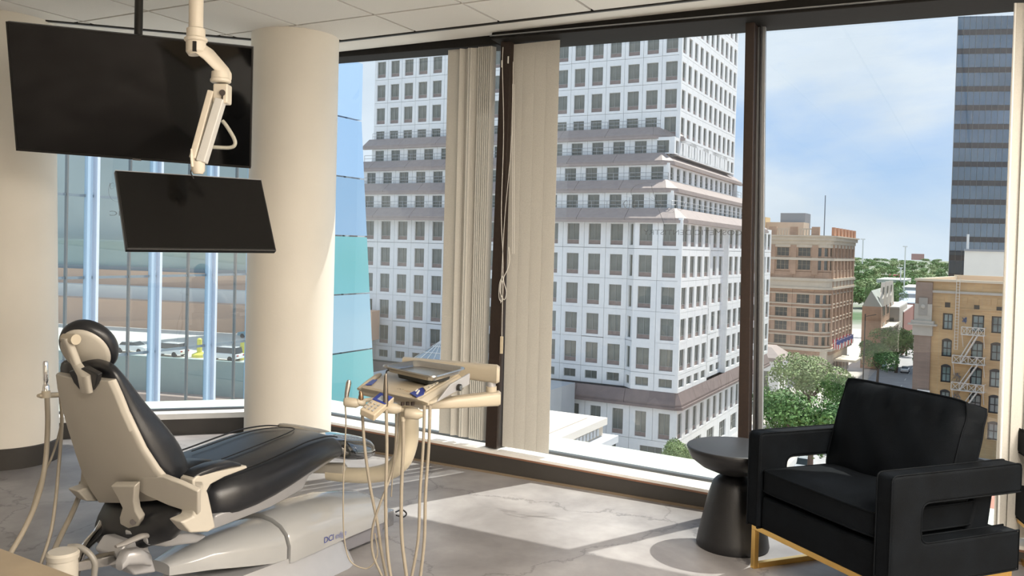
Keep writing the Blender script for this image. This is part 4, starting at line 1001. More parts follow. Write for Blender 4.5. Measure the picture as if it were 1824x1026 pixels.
for k in range(3):
    for q, (n_, lf) in enumerate(((5200, .040), (1500, .07), (420, .14))):
        for mi_ in range(3):
            me = leafmesh('foliage', n_, 11+k, lf); me.materials.append(LM[mi_]); CR[(k, q, mi_)] = me
M_bark = mat('bark', (.12, .09, .07), .9)
def tree(P_, h, r_, label, group=None, lod=1, mi_=0, k=0):
    o = thing('tree', P_, label, 'tree', group)
    MB().tube([P_, P_+UP*h*.35+V((.1,0,0)), P_+UP*h*.6], [r_*.07, r_*.05, r_*.03], 7).build('trunk', M_bark, parent=o, smooth=True)
    if lod == 0:
        for q in range(4):
            a = q*1.7; MB().tube([P_+UP*h*.35, P_+UP*h*.62+V((math.cos(a), math.sin(a), 0))*r_*.5], [r_*.04, r_*.015], 5).build('branch', M_bark, parent=o, smooth=True)
    c = bpy.data.objects.new('foliage', CR[(k, lod, mi_)]); COL.objects.link(c); c.parent = o
    c.location = (0, 0, h*.62); c.scale = (r_, r_, h*.46); c.rotation_euler = (0, 0, k*2.1+P_.x)
    return o
def treepx(xc, ytop, ybase, wpx, lb, lod=1, mi_=0, k=0, group=None, z=None):
    P_ = G(xc, ybase, ZG if z is None else z); pp = F/P_.y; h = (ybase-ytop)/pp; return tree(P_, h, wpx/2/pp, lb, group, lod, mi_, k)
treepx(1440, 676, 880, 190, 'large leafy tree in front of the hotel behind the armchair', 0, 0, 0)
treepx(1392, 672, 840, 110, 'leafy tree left of the largest one beside the tower corner', 0, 0, 1)
treepx(1440, 622, 760, 140, 'pale sunlit tree behind the large one below the hotel', 0, 2, 2)
treepx(1498, 650, 800, 80, 'leafy tree half hidden by the armchair back', 0, 0, 1)
treepx(1562, 598, 692, 76, 'dark round street tree beside the parked blue car', 0, 1, 1)
treepx(1596, 576, 664, 84, 'bright green street tree overhanging the far street', 0, 0, 2)
treepx(1614, 580, 634, 50, 'street tree reaching over the road beyond the bright green one', 1, 0, 0)
treepx(1633, 608, 680, 22, 'narrow street tree against the yellow brick corner', 1, 0, 1)
treepx(1603, 556, 606, 30, 'dark tree in front of the grey row of roofs', 1, 1, 1)
treepx(1200, 768, 880, 80, 'pale green tree crown at the foot of the tower left of the side table', 0, 2, 0)
treepx(1232, 782, 880, 60, 'pale green tree crown touching the side table top', 0, 2, 1)
treepx(1315, 780, 870, 50, 'small green tree right of the side table at the tower foot', 1, 0, 2)
treepx(1575, 500, 590, 62, 'tall dark tree mass behind the gabled building', 0, 1, 2)
treepx(1555, 490, 600, 34, 'dark pointed tree beside the tall tree mass', 1, 1, 0)
rt = random.Random(11); nT = 0; FV, FF, FM = [], [], []
for row, (yb, hh) in enumerate(((548, 12), (532, 13), (520, 14), (508, 15), (496, 15), (486, 16), (479, 17), (473, 18), (468, 20), (464, 24))):
    for k in range(20):
        x_ = (1372+k*17 if row > 2 else 1532+k*6)+rt.uniform(-7, 7)
        if row < 4 and 1640 < x_ < 1700 and 0: continue
        P_ = G(x_, yb+rt.uniform(-3, 3), ZG); 
        if P_.y < 0 or P_.y > 6500: continue
        wpx = F/P_.y*hh
        me = CR[(rt.randrange(3), 2, 0)]; h_ = hh*rt.uniform(.8, 1.2); r_ = max(hh*.62, 9/F*P_.y); b_ = len(FV); cm = rt.choice([0, 0, 1, 2]); nT += 1
        FV += [(P_.x+v.co.x*r_, P_.y+v.co.y*r_, P_.z+h_*.5+v.co.z*h_*.55) for v in me.vertices]; FF += [tuple(i+b_ for i in p.vertices) for p in me.polygons]; FM += [cm]*len(me.polygons)
mbf = MB(); mbf.v, mbf.f, mbf.m = FV, FF, FM
mbf.build('distant_trees', LM, label='dense band of rounded trees on the hazy horizon', cat='trees', kind='stuff', fix=False)
# ---------------------------------------------------------------- far street buildings
def blk(name, x0, x1, yt, yb, dep, m_, lb, roofm=None, dirv=None):
    a, b = G(x0, yb, ZG), G(x1, yb, ZG); b = a+V(((b-a).x, (b-a).x*-.05, 0)); zt_ = D(x0, yt, a.y).z
    dv = (dirv or g1)*dep; o = thing(name, a.lerp(b, .5), lb, 'building')
    MB().box(a, b-a, dv, UP*(zt_-ZG)).build('wall', m_, parent=o)
    MB().box(a-V((.3,.3,0))+UP*(zt_-ZG), (b-a)*1.02, dv, UP*.35).build('roof', roofm or m_, parent=o)
    n_ = max(1, int((b-a).length/4))
    for i in range(n_):
        for j in range(max(1, int((zt_-ZG)/4.5))):
            c = a+(b-a)*((i+.5)/n_)+UP*(1.2+j*4.2); MB().box(c-(b-a).normalized()*.6-V((0,.1,0)), (b-a).normalized()*1.2, V((0,.3,0)), UP*2).build('window', M_bglass, parent=o)
    return o, a, b, zt_
M_ltile = mat('pale_roof', (.66, .64, .60), .9); M_blroof = mat('blue_grey_roof', (.36, .42, .50), .7, noise=.1, nscale=.2); M_redb = mat('dark_red_brick', (.26, .11, .09), .9)
blk('row_building', 1572, 1596, 548, 640, 30, mat('light_brick', (.46, .42, .37), .9), 'light grey brick building with flat pale roof in the street row', M_ltile)
blk('row_building', 1592, 1606, 556, 632, 40, M_redb, 'dark red brick building beside the light grey one in the row', M_ltile)
blk('row_building', 1597, 1632, 540, 600, 40, M_redb, 'red brick row house with blue grey roof facing the trees', M_blroof)
blk('row_building', 1600, 1634, 524, 575, 40, mat('blue_wall', (.34, .37, .42), .8), 'blue grey flat roofed building behind the red brick row house', M_blroof)
blk('row_building', 1606, 1634, 512, 550, 50, mat('blue_wall', (.34, .37, .42), .8), 'farthest pale blue roofed building above the street row', M_ltile)
blk('row_building', 1560, 1600, 498, 530, 60, M_ltile, 'long pale low building in front of the distant trees', M_ltile)
blk('red_house', 1583, 1596, 490, 512, 20, mat('red_wall', (.42, .08, .10), .8), 'small dark red house among the distant trees')
# gabled building beyond the hotel
ga = G(1532, 655, ZG); gb_ = thing('gabled_building', ga, 'tall narrow building with white stepped gables beyond the hotel', 'building')
zt_ = D(1532, 545, ga.y).z; M_gs = mat('gable_stone', (.62, .56, .48), .8)
MB().box(ga, -g2*4.5, g1*36, UP*(zt_-ZG)).build('wall', M_hb, parent=gb_)
for k in range(3):
    s_ = 2+k*11
    c = ga-g2*4.7+g1*s_+UP*(zt_-ZG)
    MB().prism([c, c+g1*9, c+g1*8+UP*2, c+g1*6.5+UP*3.5, c+g1*5+UP*6, c+g1*4+UP*6, c+g1*2.5+UP*3.5, c+g1*1+UP*2], g2*1.).build('gable', M_gs, parent=gb_)
    for j in range(4):
        for i in range(2): MB().box(ga-g2*4.65+g1*(s_+2+i*3.4)+UP*(4+j*4.6), g1*1.5, g2*.3, UP*2.8).build('window', M_bglass, parent=gb_)
MB().prism([ga+UP*(zt_-ZG), ga-g2*4.5+UP*(zt_-ZG), ga-g2*2+UP*(zt_-ZG+4)], g1*36).build('roof', mat('sage_roof', (.42, .45, .42), .8), parent=gb_)
MB().box(ga-g2*4.5+UP*10, -g2*2.4, g1*30, UP*.5).build('balcony', M_gs, parent=gb_)
# far: chimney building, tall mast, thin masts, street lamps
P_ = G(1613, 462, ZG); P_ = V((P_.x, P_.y, ZG)); pp = F/P_.y
c = thing('brick_chimney', P_, 'slim brick chimney on the horizon', 'chimney'); MB().tube([P_, P_+UP*((462-437)/pp)], [2.6/pp, 2.2/pp], 10).build('stack', mat('chimney_brick', (.42, .24, .20), .9), parent=c)
P_ = G(1628, 463, ZG); pp = F/P_.y; c = thing('far_building', P_, 'low brown block beside the brick chimney on the horizon', 'building'); MB().box(P_, V((18/pp,0,0)), V((0,60,0)), UP*(11/pp)).build('wall', mat('chimney_brick', (.42, .24, .20), .9), parent=c)
P_ = D(1468, 412, 230); c = thing('radio_mast', P_, 'tall thin mast rising above the hotel roof', 'mast'); MB().tube([P_-UP*34.3, P_+UP*9.6], [.18, .12], 6).build('pole', mat('mast_grey', (.22, .26, .30), .6), parent=c)
for x_, yt, yb, lb in ((1610, 440, 520, 'tall white lattice mast above the distant trees'), (1536, 427, 470, 'pale light mast beside the hotel parapet'), (1604, 478, 500, 'short white lamp mast among the distant trees')):
    P_ = D(x_, yb, 420); pp = F/420; c = thing('light_mast', P_, lb, 'mast'); MB().tube([P_, P_+UP*((yb-yt)/pp)], .28, 6).build('pole', M_sill, parent=c); MB().box(P_+UP*((yb-yt)/pp)-V((1,0,0)), V((2,0,0)), V((0,.6,0)), UP*.5).build('head', M_sill, parent=c)
P_ = G(1536, 712, ZG); c = thing('street_lamp', P_, 'dark street pole on the pavement beyond the hotel canopy', 'pole'); MB().tube([P_, P_+UP*17], .12, 6).build('pole', M_black, parent=c); MB().tube([P_+UP*16.5, P_+UP*17-g2*2], .07, 5).build('arm', M_black, parent=c)
# ---------------------------------------------------------------- low classical building in the foreground below window 3
a = D(1066, 742, 62.); zc_ = a.z
lb_ = thing('classical_building', V((a.x-8, a.y, ZG)), 'pale low building with cornice and flat cream roof below the window', 'building')
A_ = V((a.x, a.y, 0)); M_pw = mat('pale_grey_stone', (.56, .57, .58), .8, noise=.06, nscale=.6)
MB().box(A_+UP*ZG+g2*1.0-g1*11, g2*13, g1*11, UP*(zc_-1.8-ZG)).build('wall', M_pw, parent=lb_)
MB().box(A_-g2*1.2+UP*(zc_-1.9)-g1*12, g2*16, g1*13, UP*.5).build('cornice', M_pw, parent=lb_)
MB().box(A_-g2*.2+UP*(zc_-1.4)-g1*11.2, g2*14.5, g1*11.6, UP*.8).build('frieze', mat('frieze_cream', (.58, .50, .40), .8), parent=lb_)
MB().box(A_-g2*.5+UP*(zc_-.6)-g1*11.5, g2*15, g1*12, UP*.5).build('parapet', mat('cream_cap', (.74, .68, .60), .8), parent=lb_)
MB().box(A_+g2*.6+UP*(zc_-.08)-g1*10.6, g2*13, g1*10, UP*.04).build('roof', mat('cream_roof', (.62, .54, .46), .9), parent=lb_)
for k in range(18): MB().box(A_-g2*.32+UP*(zc_-1.25)-g1*(.6+k*.6), g2*.2, -g1*.3, UP*.5).build('dentil', M_pw, parent=lb_)
for k in range(3): MB().box(A_+g2*.95+UP*(zc_-7)-g1*(2.2+k*3), g2*.2, -g1*1.1, UP*3.2).build('window', M_bglass, parent=lb_)
# glass pyramid and plaza seen in window 2
P_ = G(785, 668, -16.); ap = D(788, 607, P_.y)
py_ = thing('skylight_pyramid', V((P_.x, P_.y, P_.z)), 'pyramid shaped glass skylight below the left wing of the tower', 'skylight')
hw_ = 5.2; cs_ = [P_+g1*hw_*a_+g2*hw_*b_ for a_, b_ in ((-1,-1), (-1,1), (1,1), (1,-1))]
ap = P_+UP*(ap.z-P_.z)
for k in range(4):
    A1, B1 = cs_[k], cs_[(k+1) % 4]; MB().add([A1, B1, ap, ap-UP*.15, A1-UP*.15, B1-UP*.15], [(0,1,2), (3,5,4), (0,4,5,1), (1,5,3,2), (2,3,4,0)]).build('glass_slope', mat('skylight_glass', (.34, .40, .43), .2, spec=.8), parent=py_)
    mb = MB()
    for q in range(0, 6):
        c = A1.lerp(B1, q/5); mb.tube([c+UP*.05, ap+UP*.05], .07, 4)
        mb.tube([A1.lerp(ap, q/6)+UP*.06, B1.lerp(ap, q/6)+UP*.06], .06, 4)
    mb.build('bars', M_sill, parent=py_)
MB().box(P_-g1*8+g2*9-UP*11, -g2*26, g1*14, UP*10.9).build('plaza_block', mat('plaza_grey', (.40, .42, .44), .85, noise=.08, nscale=.3), label='grey flat roof carrying the pyramid skylight', cat='roof')
q = G(1790, 760, ZG+4); o = thing('low_shed', q, 'low white shed roof with a vent right of the armchair back', 'building')
MB().box(q-V((3,0,4)), V((16,0,0)), V((0,9,0)), UP*4).build('wall', M_ltile, parent=o); MB().cbox(q+V((-1.6,2,0)), V((1.4,0,0)), V((0,1.4,0)), 1.3).build('vent', mat('roof_grey', (.28, .30, .33), .8), parent=o, bevel=.1)
q = G(1760, 905, ZG); MB().box(q-V((30,20,0)), V((70,0,0)), V((0,28,0)), UP*.06).build('brick_paving', mat('red_paving', (.42, .20, .15), .9, noise=.1, nscale=.5), label='reddish brick paving at the street corner below', cat='paving', kind='stuff')
# ================================================================== FURNITURE
M_leather = mat('charcoal_leather', (.010, .011, .014), .34, noise=.08, nscale=60, bump=.08, bscale=320, spec=.55)
M_cream = mat('cream_shell', (.43, .40, .345), .38, noise=.02, nscale=4, spec=.5)
M_cream2 = mat('tan_plastic', (.42, .37, .285), .4, noise=.02, nscale=5)
M_lgrey = mat('light_grey_cover', (.34, .345, .345), .18, noise=.02, nscale=3, coat=.4)
M_sgrey = mat('silver_paint', (.40, .40, .41), .35, metal=.3)
M_steel = mat('steel', (.55, .54, .52), .22, metal=1., noise=.03, nscale=30)
M_chrome = mat('chrome', (.75, .75, .76), .08, metal=1.)
M_hose = mat('hose_tan', (.28, .245, .19), .5, noise=.05, nscale=30)
M_blue = mat('label_blue', (.025, .045, .25), .4)
M_screen = mat('screen_black', (.003, .003, .003), .14, spec=.35)
ce = V((.53, .848, 0)).normalized(); cr_ = V((ce.y, -ce.x, 0)); CO = V((-1.06, 3.62, 0))
def C_(a, b, z): return CO+ce*a+cr_*b+UP*z
def S(b, x, y): return PL(x, y, CO+cr_*b, cr_)         # point of side plane b under pixel
def sec(c, ax, up, hw, ht, hb, n=24, p_=3.0):
    out = []
    for k in range(n):
        t = 2*math.pi*k/n; cs, sn = math.cos(t), math.sin(t)
        x = math.copysign(abs(cs)**(2/p_), cs)*hw; z = math.copysign(abs(sn)**(2/p_), sn)*(ht if sn > 0 else hb)
        out.append(c+ax*x+up*z)
    return out
dc = thing('dental_chair', C_(0, 0, 0), 'reclining dental chair with black upholstery and cream shell', 'chair')
# backrest : rows from the top to the bottom, left px on plane -hw, right px on plane +hw
rowsB = [((100,652),(196,666),.170,.045), ((104,690),(212,700),.178,.075), ((112,725),(226,735),.188,.10), ((122,762),(240,765),.205,.125), ((134,800),(257,800),.225,.155), ((147,840),(280,835),.240,.165), ((160,868),(303,862),.25,.15), ((176,892),(322,882),.24,.11)]
LR = [(S(-hw, *l), S(hw, *r), t) for l, r, hw, t in rowsB]
shell, uph = [], []
for k, (l, r, t) in enumerate(LR):
    c = l.lerp(r, .5); ax = (r-l).normalized(); dn = (LR[min(k+1, len(LR)-1)][0].lerp(LR[min(k+1, len(LR)-1)][1], .5)-LR[max(k-1, 0)][0].lerp(LR[max(k-1, 0)][1], .5)).normalized()
    nf = dn.cross(ax); nf = nf if nf.dot(ce) > 0 else -nf; hw = (r-l).length/2
    shell.append([c+ax*(-hw), c+ax*(-hw*.93)-nf*.012, c+ax*(-hw*.4)-nf*.020, c+ax*(hw*.4)-nf*.020, c+ax*(hw*.93)-nf*.012, c+ax*hw, c+ax*hw+nf*.014, c-ax*hw+nf*.014])
    q = [c-ax*hw*1.02+nf*.006]+[c+ax*(hw*1.03*-math.cos(math.pi*j/10))+nf*(.012+t*(math.sin(math.pi*j/10)**.42)) for j in range(0, 11)]+[c+ax*hw*1.02+nf*.006]
    uph.append(q)
    if k == 0: TOPB = (c, ax, nf, dn, hw)
    if k == 7: BOTB = (c, ax, nf, dn, hw)
# headrest notch in shell: drop the middle of the top row
c, ax, nf, dn, hw = TOPB
shell[0] = [p_.lerp(q_, .32) for p_, q_ in zip(shell[0], shell[1])]
mbS = MB().loft(shell); mbS.build('backrest_shell', M_cream, parent=dc, smooth=50, bevel=.004)
top = [V(p) for p in uph[0]]; tc_ = sum(top, V())/len(top)
cap = [[tc_+(p-tc_)*.45-dn*.028 for p in top], [tc_+(p-tc_)*.85-dn*.018 for p in top]]
bt = uph[-1]; bc_ = sum(bt, V())/len(bt)
uph = cap+uph+[[bc_+(p-bc_)*.8+dn*.04 for p in bt], [bc_+(p-bc_)*.3+dn*.06 for p in bt]]
MB().loft(uph).build('backrest_cushion', M_leather, parent=dc, smooth=60, sub=1)
dn3 = ((LR[3][0]+LR[3][1])-(LR[0][0]+LR[0][1])).normalized(); nT = dn3.cross(ax); nT = nT if nT.dot(ce) > 0 else -nT; cT = (LR[1][0]+LR[1][1])/2
tT = lambda x, y, k=0.: PL(x, y, cT-nT*(.026+k), nT)
MB().prism([tT(*q) for q in ((122,662),(131,682),(141,694),(153,699),(164,696),(170,686),(174,668),(150,655))], nT*.02).build('headrest_notch', M_leather, parent=dc, bevel=.004)
# bracket for the headrest
hc = S(0, 150, 672)
MB().loft([sec(tT(155,698,.006), ax, nf, .030, .010, .012), sec(tT(150,668,.006), ax, nf, .032, .010, .014), sec(S(0,141,645)-nf*.010, ax, nf, .020, .012, .014), sec(S(0,131,618)-nf*.010, ax, nf, .018, .012, .014), sec(S(0,122,600)-nf*.010, ax, nf, .018, .012, .012)]).build('headrest_bracket', M_cream, parent=dc, smooth=40)
MB().tube([S(0,154,664)-ax*.035-nf*.01, S(0,154,664)+ax*.035-nf*.01], .019, 14).build('headrest_joint', M_cream2, parent=dc, smooth=30)
MB().tube([S(0,134,600)-ax*.03-nf*.02, S(0,134,600)+ax*.04-nf*.02], .018, 14).build('headrest_joint', M_cream2, parent=dc, smooth=30)
hcn = S(0, 155, 622); hax = V((1,-.03,0)).normalized(); hu = (S(0, 128, 588)-S(0, 178, 660)).normalized(); hu = (hu-hax*hu.dot(hax)).normalized(); ax_keep = ax; ax = hax; hn = hu.cross(ax); hn = hn if hn.dot(ce) > 0 else -hn
# oval pad leaning forward
hr_ = []
for (dd, sc_) in ((-.010, .90), (.0, 1.0), (.018, 1.04), (.036, .98), (.048, .80), (.054, .4)):
    hr_.append([hcn+hn*dd+(ax*math.cos(t)*.096+hu*math.sin(t)*.104)*sc_ for t in [2*math.pi*k/36 for k in range(36)]])
MB().loft(hr_).build('headrest_pad', M_leather, parent=dc, smooth=60)
MB().loft([[hcn-hn*dd+(ax*math.cos(t)*.096+hu*math.sin(t)*.104)*sc_ for t in [2*math.pi*k/36 for k in range(36)]] for dd, sc_ in ((.004, .90), (.014, .88), (.022, .76))]).build('headrest_back', M_cream, parent=dc, smooth=50)
# lower tongue and lumbar cover
c, ax, nf, dn, hw = BOTB
dnB = ((LR[7][0]+LR[7][1])-(LR[2][0]+LR[2][1])).normalized(); nB = dnB.cross(ax); nB = nB if nB.dot(ce) > 0 else -nB; cB = (LR[5][0]+LR[5][1])/2
tq = lambda x, y, k=0.: PL(x, y, cB-nB*(.014+k), nB)
MB().prism([tq(x_, y_, .050) for x_, y_ in ((196,866),(207,884),(217,905),(212,922),(213,934),(228,942),(246,938),(249,926),(241,912),(238,894),(240,866))], nB*.03).build('shell_tongue', M_cream, parent=dc, bevel=.006)
MB().prism([tq(x_, y_, .010) for x_, y_ in ((238,870),(262,884),(300,901),(352,918),(352,876),(322,862),(290,850),(250,850))], nB*.02).build('shell_flange', M_cream, parent=dc, bevel=.005)
MB().tube([tq(237,930,.056), tq(237,930,.04)], .011, 16).build('tongue_bolt', M_bronze, parent=dc, smooth=30)
# rear seat bulge (black, below the shell)
P0 = S(0, 262, 905)+nB*.055-UP*.01
lum = [sec(P0+ax*(-.27), nf, UP, .10, .05, .05, 20, 2.4), sec(P0+ax*(-.25), nf, UP, .14, .075, .09, 20, 2.4), sec(P0+ax*(-.12), nf, UP, .16, .08, .10, 20, 2.4), sec(P0+ax*.06, nf, UP, .17, .08, .095, 20, 2.4), sec(P0+ax*.2, nf, UP, .15, .075, .075, 20, 2.4), sec(P0+ax*.235, nf, UP, .10, .05, .04, 20, 2.4)]
MB().loft(lum).build('seat_rear_pad', M_leather, parent=dc, smooth=60)
# seat + leg rest, lofted along the chair
def seatsec(a, b0, hw, zt, zb, n=28):
    out = []
    c = C_(a, b0, 0)
    prof = [(-1,.0),(-1.02,.35),(-.98,.62),(-.86,.84),(-.6,.96),(-.3,1.0),(0,1.0),(.3,1.0),(.6,.96),(.86,.84),(.98,.62),(1.02,.35),(1,.0),(.5,-.08),(-.5,-.08)]
    return [c+cr_*(x*hw)+UP*(zb+(zt-zb)*z) for x, z in prof]
st = [(-.42,0,.20,.52,.44), (-.38,0,.245,.575,.40), (-.2,-.01,.265,.580,.405), (0,-.02,.262,.600,.445), (.12,-.03,.250,.608,.47), (.24,-.045,.235,.600,.485), (.32,-.06,.215,.586,.482), (.385,-.07,.205,.566,.472), (.400,-.07,.18,.550,.48)]
MB().loft([seatsec(*s_) for s_ in st]).build('seat_cushion', M_leather, parent=dc, smooth=50, sub=1)
seam = MB()
for sg in (-1, 1):
    seam.tube(smooth_path([C_(a, b0+sg*hw*.80, zb+(zt-zb)*.885+.006) for a, b0, hw, zt, zb in st[1:-1]]), .0035, 6)
seam.tube(smooth_path([C_(-.25, -.10, .588), C_(.02, -.13, .606), C_(.16, -.11, .612), C_(.25, -.05, .606), C_(.16, .02, .611), C_(-.02, .06, .603), C_(-.25, .08, .583)]), .0025, 6)
seam.build('seat_seam', mat('seam_black', (.004, .004, .005), .5), parent=dc, smooth=True, kind='stuff')
# pan below the cushion
def pansec(a, b0, hw, zt, zb): return [C_(a, b0-hw, zt), C_(a, b0+hw, zt), C_(a, b0+hw*.86, zb), C_(a, b0-hw*.86, zb)]
MB().loft([pansec(-.40,0,.235,.425,.36), pansec(-.1,-.01,.24,.445,.375), pansec(.10,-.03,.23,.475,.395), pansec(.14,-.03,.22,.48,.44), pansec(.38,-.07,.18,.49,.46)]).build('seat_pan', M_sgrey, parent=dc, bevel=.01)
MB().tube(smooth_path([S(.1,440,905), S(.1,446,900), S(.1,462,885), S(.1,480,878)]), .003, 6).build('cable', M_black, parent=dc, smooth=True)
MB().tube(smooth_path([S(.1,478,880), S(.1,465,893), S(.1,448,904), S(.1,440,890), S(.1,452,895)]), .003, 6).build('cable', M_black, parent=dc, smooth=True)
# toe board: clear cover over a cream board
toe = [seatsec(.385,-.07,.195,.558,.462), seatsec(.50,-.075,.19,.540,.43), seatsec(.63,-.085,.18,.512,.405), seatsec(.72,-.09,.15,.485,.415)]
MB().loft(toe).build('toe_cover', mat('glossy_clear_cover', (.025, .03, .035), .06, spec=1., coat=1.), parent=dc, smooth=60, sub=1)
MB().loft([[p+UP*.008 for p in seatsec(.30,-.15,.12,.60,.565)], [p+UP*.008 for p in seatsec(.48,-.18,.08,.550,.52)], [p+UP*.008 for p in seatsec(.60,-.17,.06,.512,.49)]]).build('toe_board', M_cream, parent=dc, smooth=60, sub=1)
# armrests
for sg, lab in ((1, None), (-1, None)):
    b = .34*sg
    if sg > 0: Z = lambda x, y, b_=b: S(b_, x, y)
    else:
        Z = lambda x, y, b_=b: S(.34, x, y)+cr_*(-.68)
    mb = MB(); wv = cr_*.07*sg
    mb.prism([Z(343,853), Z(362,854), Z(372,880), Z(385,940), Z(372,948), Z(340,950), Z(322,930), Z(345,920), Z(347,890)], -wv)
    mb.build('armrest_post', M_cream, parent=dc, bevel=.008)
    mb = MB(); mb.prism([Z(343,856), Z(352,847), Z(440,829), Z(442,834), Z(400,850), Z(376,863), Z(366,880), Z(345,880)], -wv); mb.build('armrest_shell', M_cream, parent=dc, bevel=.006)
    mb = MB(); mb.loft([sec(Z(348,853)-wv*.5+UP*.002, cr_, UP, .03, .008, .008), sec(Z(360,845)-wv*.5, cr_, UP, .036, .016, .01), sec(Z(385,836)-wv*.5, cr_, UP, .038, .018, .012), sec(Z(415,828)-wv*.5, cr_, UP, .036, .012, .01), sec(Z(432,829)-wv*.5, cr_, UP, .028, .006, .006)]); mb.build('armrest_pad', M_leather, parent=dc, smooth=60)
# pivot saddle under the seat
MB().prism([S(.12,262,955), S(.12,345,950), S(.12,372,955), S(.12,352,968), S(.12,300,975), S(.12,264,972)], -cr_*.14).build('saddle', M_sgrey, parent=dc, bevel=.012)
MB().tube(smooth_path([S(.18,206,974), S(.18,222,968), S(.18,250,956), S(.18,262,954)]), [.008,.014,.016,.014], 10, flat=.6).build('release_lever', mat('grey_lever', (.22, .21, .20), .4), parent=dc, smooth=True)
MB().prism([S(.05,208,992), S(.05,225,965), S(.05,262,962), S(.05,280,1020), S(.05,240,1026)], -cr_*.14).build('lift_column', M_sgrey, parent=dc, bevel=.01)
# base: rear cover, front cover, skirt
def bsec(a, hw, zt, zs, zb, b0=0.): # rounded hump: top zt, shoulder zs, bottom zb
    out = [C_(a, b0-hw, zb), C_(a, b0-hw*1.0, zs)]
    for k in range(1, 8):
        t = math.pi*k/8; out.append(C_(a, b0-hw*math.cos(t)*.96, zs+(zt-zs)*math.sin(t)**.8))
    return out+[C_(a, b0+hw, zs), C_(a, b0+hw, zb)]
MB().loft([bsec(-.46,.055,.222,.212,.180), bsec(-.30,.105,.255,.215,.165), bsec(-.15,.140,.270,.200,.14), bsec(.03,.160,.262,.170,.108)]).build('rear_cover', M_lgrey, parent=dc, smooth=35)
MB().loft([bsec(.036,.175,.278,.176,.104), bsec(.05,.178,.286,.176,.104), bsec(.2,.182,.292,.180,.112), bsec(.4,.176,.285,.182,.118), bsec(.6,.16,.252,.174,.112), bsec(.70,.14,.215,.164,.105), bsec(.745,.10,.185,.150,.11)]).build('front_cover', M_lgrey, parent=dc, smooth=35)
MB().loft([[C_(a, -w_, 0), C_(a, w_, 0), C_(a, w_*.8, .05), C_(a, w_*.70, h_), C_(a, -w_*.70, h_), C_(a, -w_*.8, .05)] for a, w_, h_ in ((-.42,.20,.05),(-.3,.22,.12),(.1,.235,.12),(.34,.225,.12),(.38,.21,.09),(.41,.19,.03))]).build('skirt', M_sgrey, parent=dc, smooth=30)
MB().box(C_(.3,-.12,.03), ce*.38, cr_*.25, UP*.085).build('base_plate', mat('dark_grey_base', (.18, .18, .20), .5), parent=dc, bevel=.01)
MB().box(C_(.72,-.10,.04), ce*.10, cr_*.18, UP*.08).build('connector_box', M_steel, parent=dc, bevel=.005)
MB().tube(smooth_path([S(0,705,912), S(0,716,908), S(0,724,915), S(0,718,921), S(0,706,918)]), .004, 6).build('cable', M_black, parent=dc, smooth=True)
# logo lettering on front cover
def logo(o, ux, uz, h, par, m1, m2, n_):
    mb = text_mb('DCI', o, ux, uz, h, n_); L = max((V(v)-o).dot(ux) for v in mb.v); mb.build('logo_letters', m1, parent=par, fix=False)
    text_mb('edge', o+ux*(L+.012), ux, uz, h, n_).build('logo_letters', m2, parent=par, fix=False)
lo_ = C_(.22, .184, .138); logo(lo_, ce, UP, .026, dc, M_blue, mat('label_slate', (.16, .18, .36), .4), .001)
# ---------- assistant bar with tubes (left)
ab = thing('instrument_holder', D(85, 705, 3.25), 'tan holder arm with chrome handpiece left of the dental chair back', 'holder')
a, b = D(68, 705, 3.2), D(128, 702, 3.35)
MB().tube([a, a.lerp(b,.1), b], [.008,.013,.013], 12, flat=.8).build('arm', M_cream2, parent=ab, smooth=True)
MB().tube([D(82,708,3.22), D(82,696,3.22)], [.017,.015], 14).build('socket', M_cream2, parent=ab, smooth=True)
hp = thing('handpiece', D(82, 697, 3.22), 'upright chrome suction handpiece in the holder left of the chair', 'handpiece')
MB().tube([D(82,697,3.22), D(82,688,3.22), D(81,683,3.22), D(82,676,3.22), D(81,646,3.22), D(81,643,3.22)], [.013,.012,.007,.010,.009,.006], 16).build('body', M_chrome, parent=hp, smooth=40)
def hose(par, pts, r, m=None): MB().tube(smooth_path([D(*q) for q in pts], 8), r, 10).build('hose', m or M_hose, parent=par, smooth=True)
hose(hp, [(84,708,3.22), (85,760,3.22), (80,830,3.2), (66,890,3.1), (42,945,3.0), (10,1000,2.9), (-10,1040,2.85)], .0095)
h2 = thing('suction_hose', D(110, 720, 3.3), 'thin tan hose hanging from the holder arm by the chair back', 'hose'); hose(h2, [(108,706,3.3), (110,760,3.3), (103,850,3.25), (98,900,3.2), (90,950,3.15), (74,1000,3.1), (60,1040,3.05)], .0065)
h3 = thing('suction_hose', D(140, 850, 3.3), 'thick tan hose bending down behind the chair back', 'hose'); hose(h3, [(112,712,3.4), (108,760,3.4), (92,815,3.4), (70,860,3.3), (52,920,3.2), (24,980,3.1), (0,1026,3.0)], .0045)
h4 = thing('suction_hose', D(146, 860, 3.4), 'broad tan hose curving from the shell to the floor box', 'hose'); hose(h4, [(146,858,3.4), (142,880,3.4), (128,915,3.3), (108,955,3.2), (95,985,3.1), (78,1030,3.0)], .0105)
cv = thing('chrome_rail', D(180, 960, 3.1), 'bent chrome tube rising from the floor box to the chair', 'rail'); MB().tube(smooth_path([D(188,915,3.3), D(184,932,3.25), D(172,952,3.2), (D(150,978,3.1)), D(136,1010,3.0), D(130,1040,2.95)]), .019, 16).build('tube', M_chrome, parent=cv, smooth=True)
fb = thing('floor_box', G(112, 1075), 'small cream cylinder with flat lid beside the counter', 'box')
cc_ = D(112, 990, 2.75)
MB().lathe([(.046,-.40), (.046,-.03), (.044,-.005)], cc_, 32).build('body', M_cream, parent=fb, smooth=30); MB().lathe([(.048,-.008),(.05,.008),(.044,.016),(.01,.017)], cc_, 32).build('lid', M_cream, parent=fb, smooth=30)
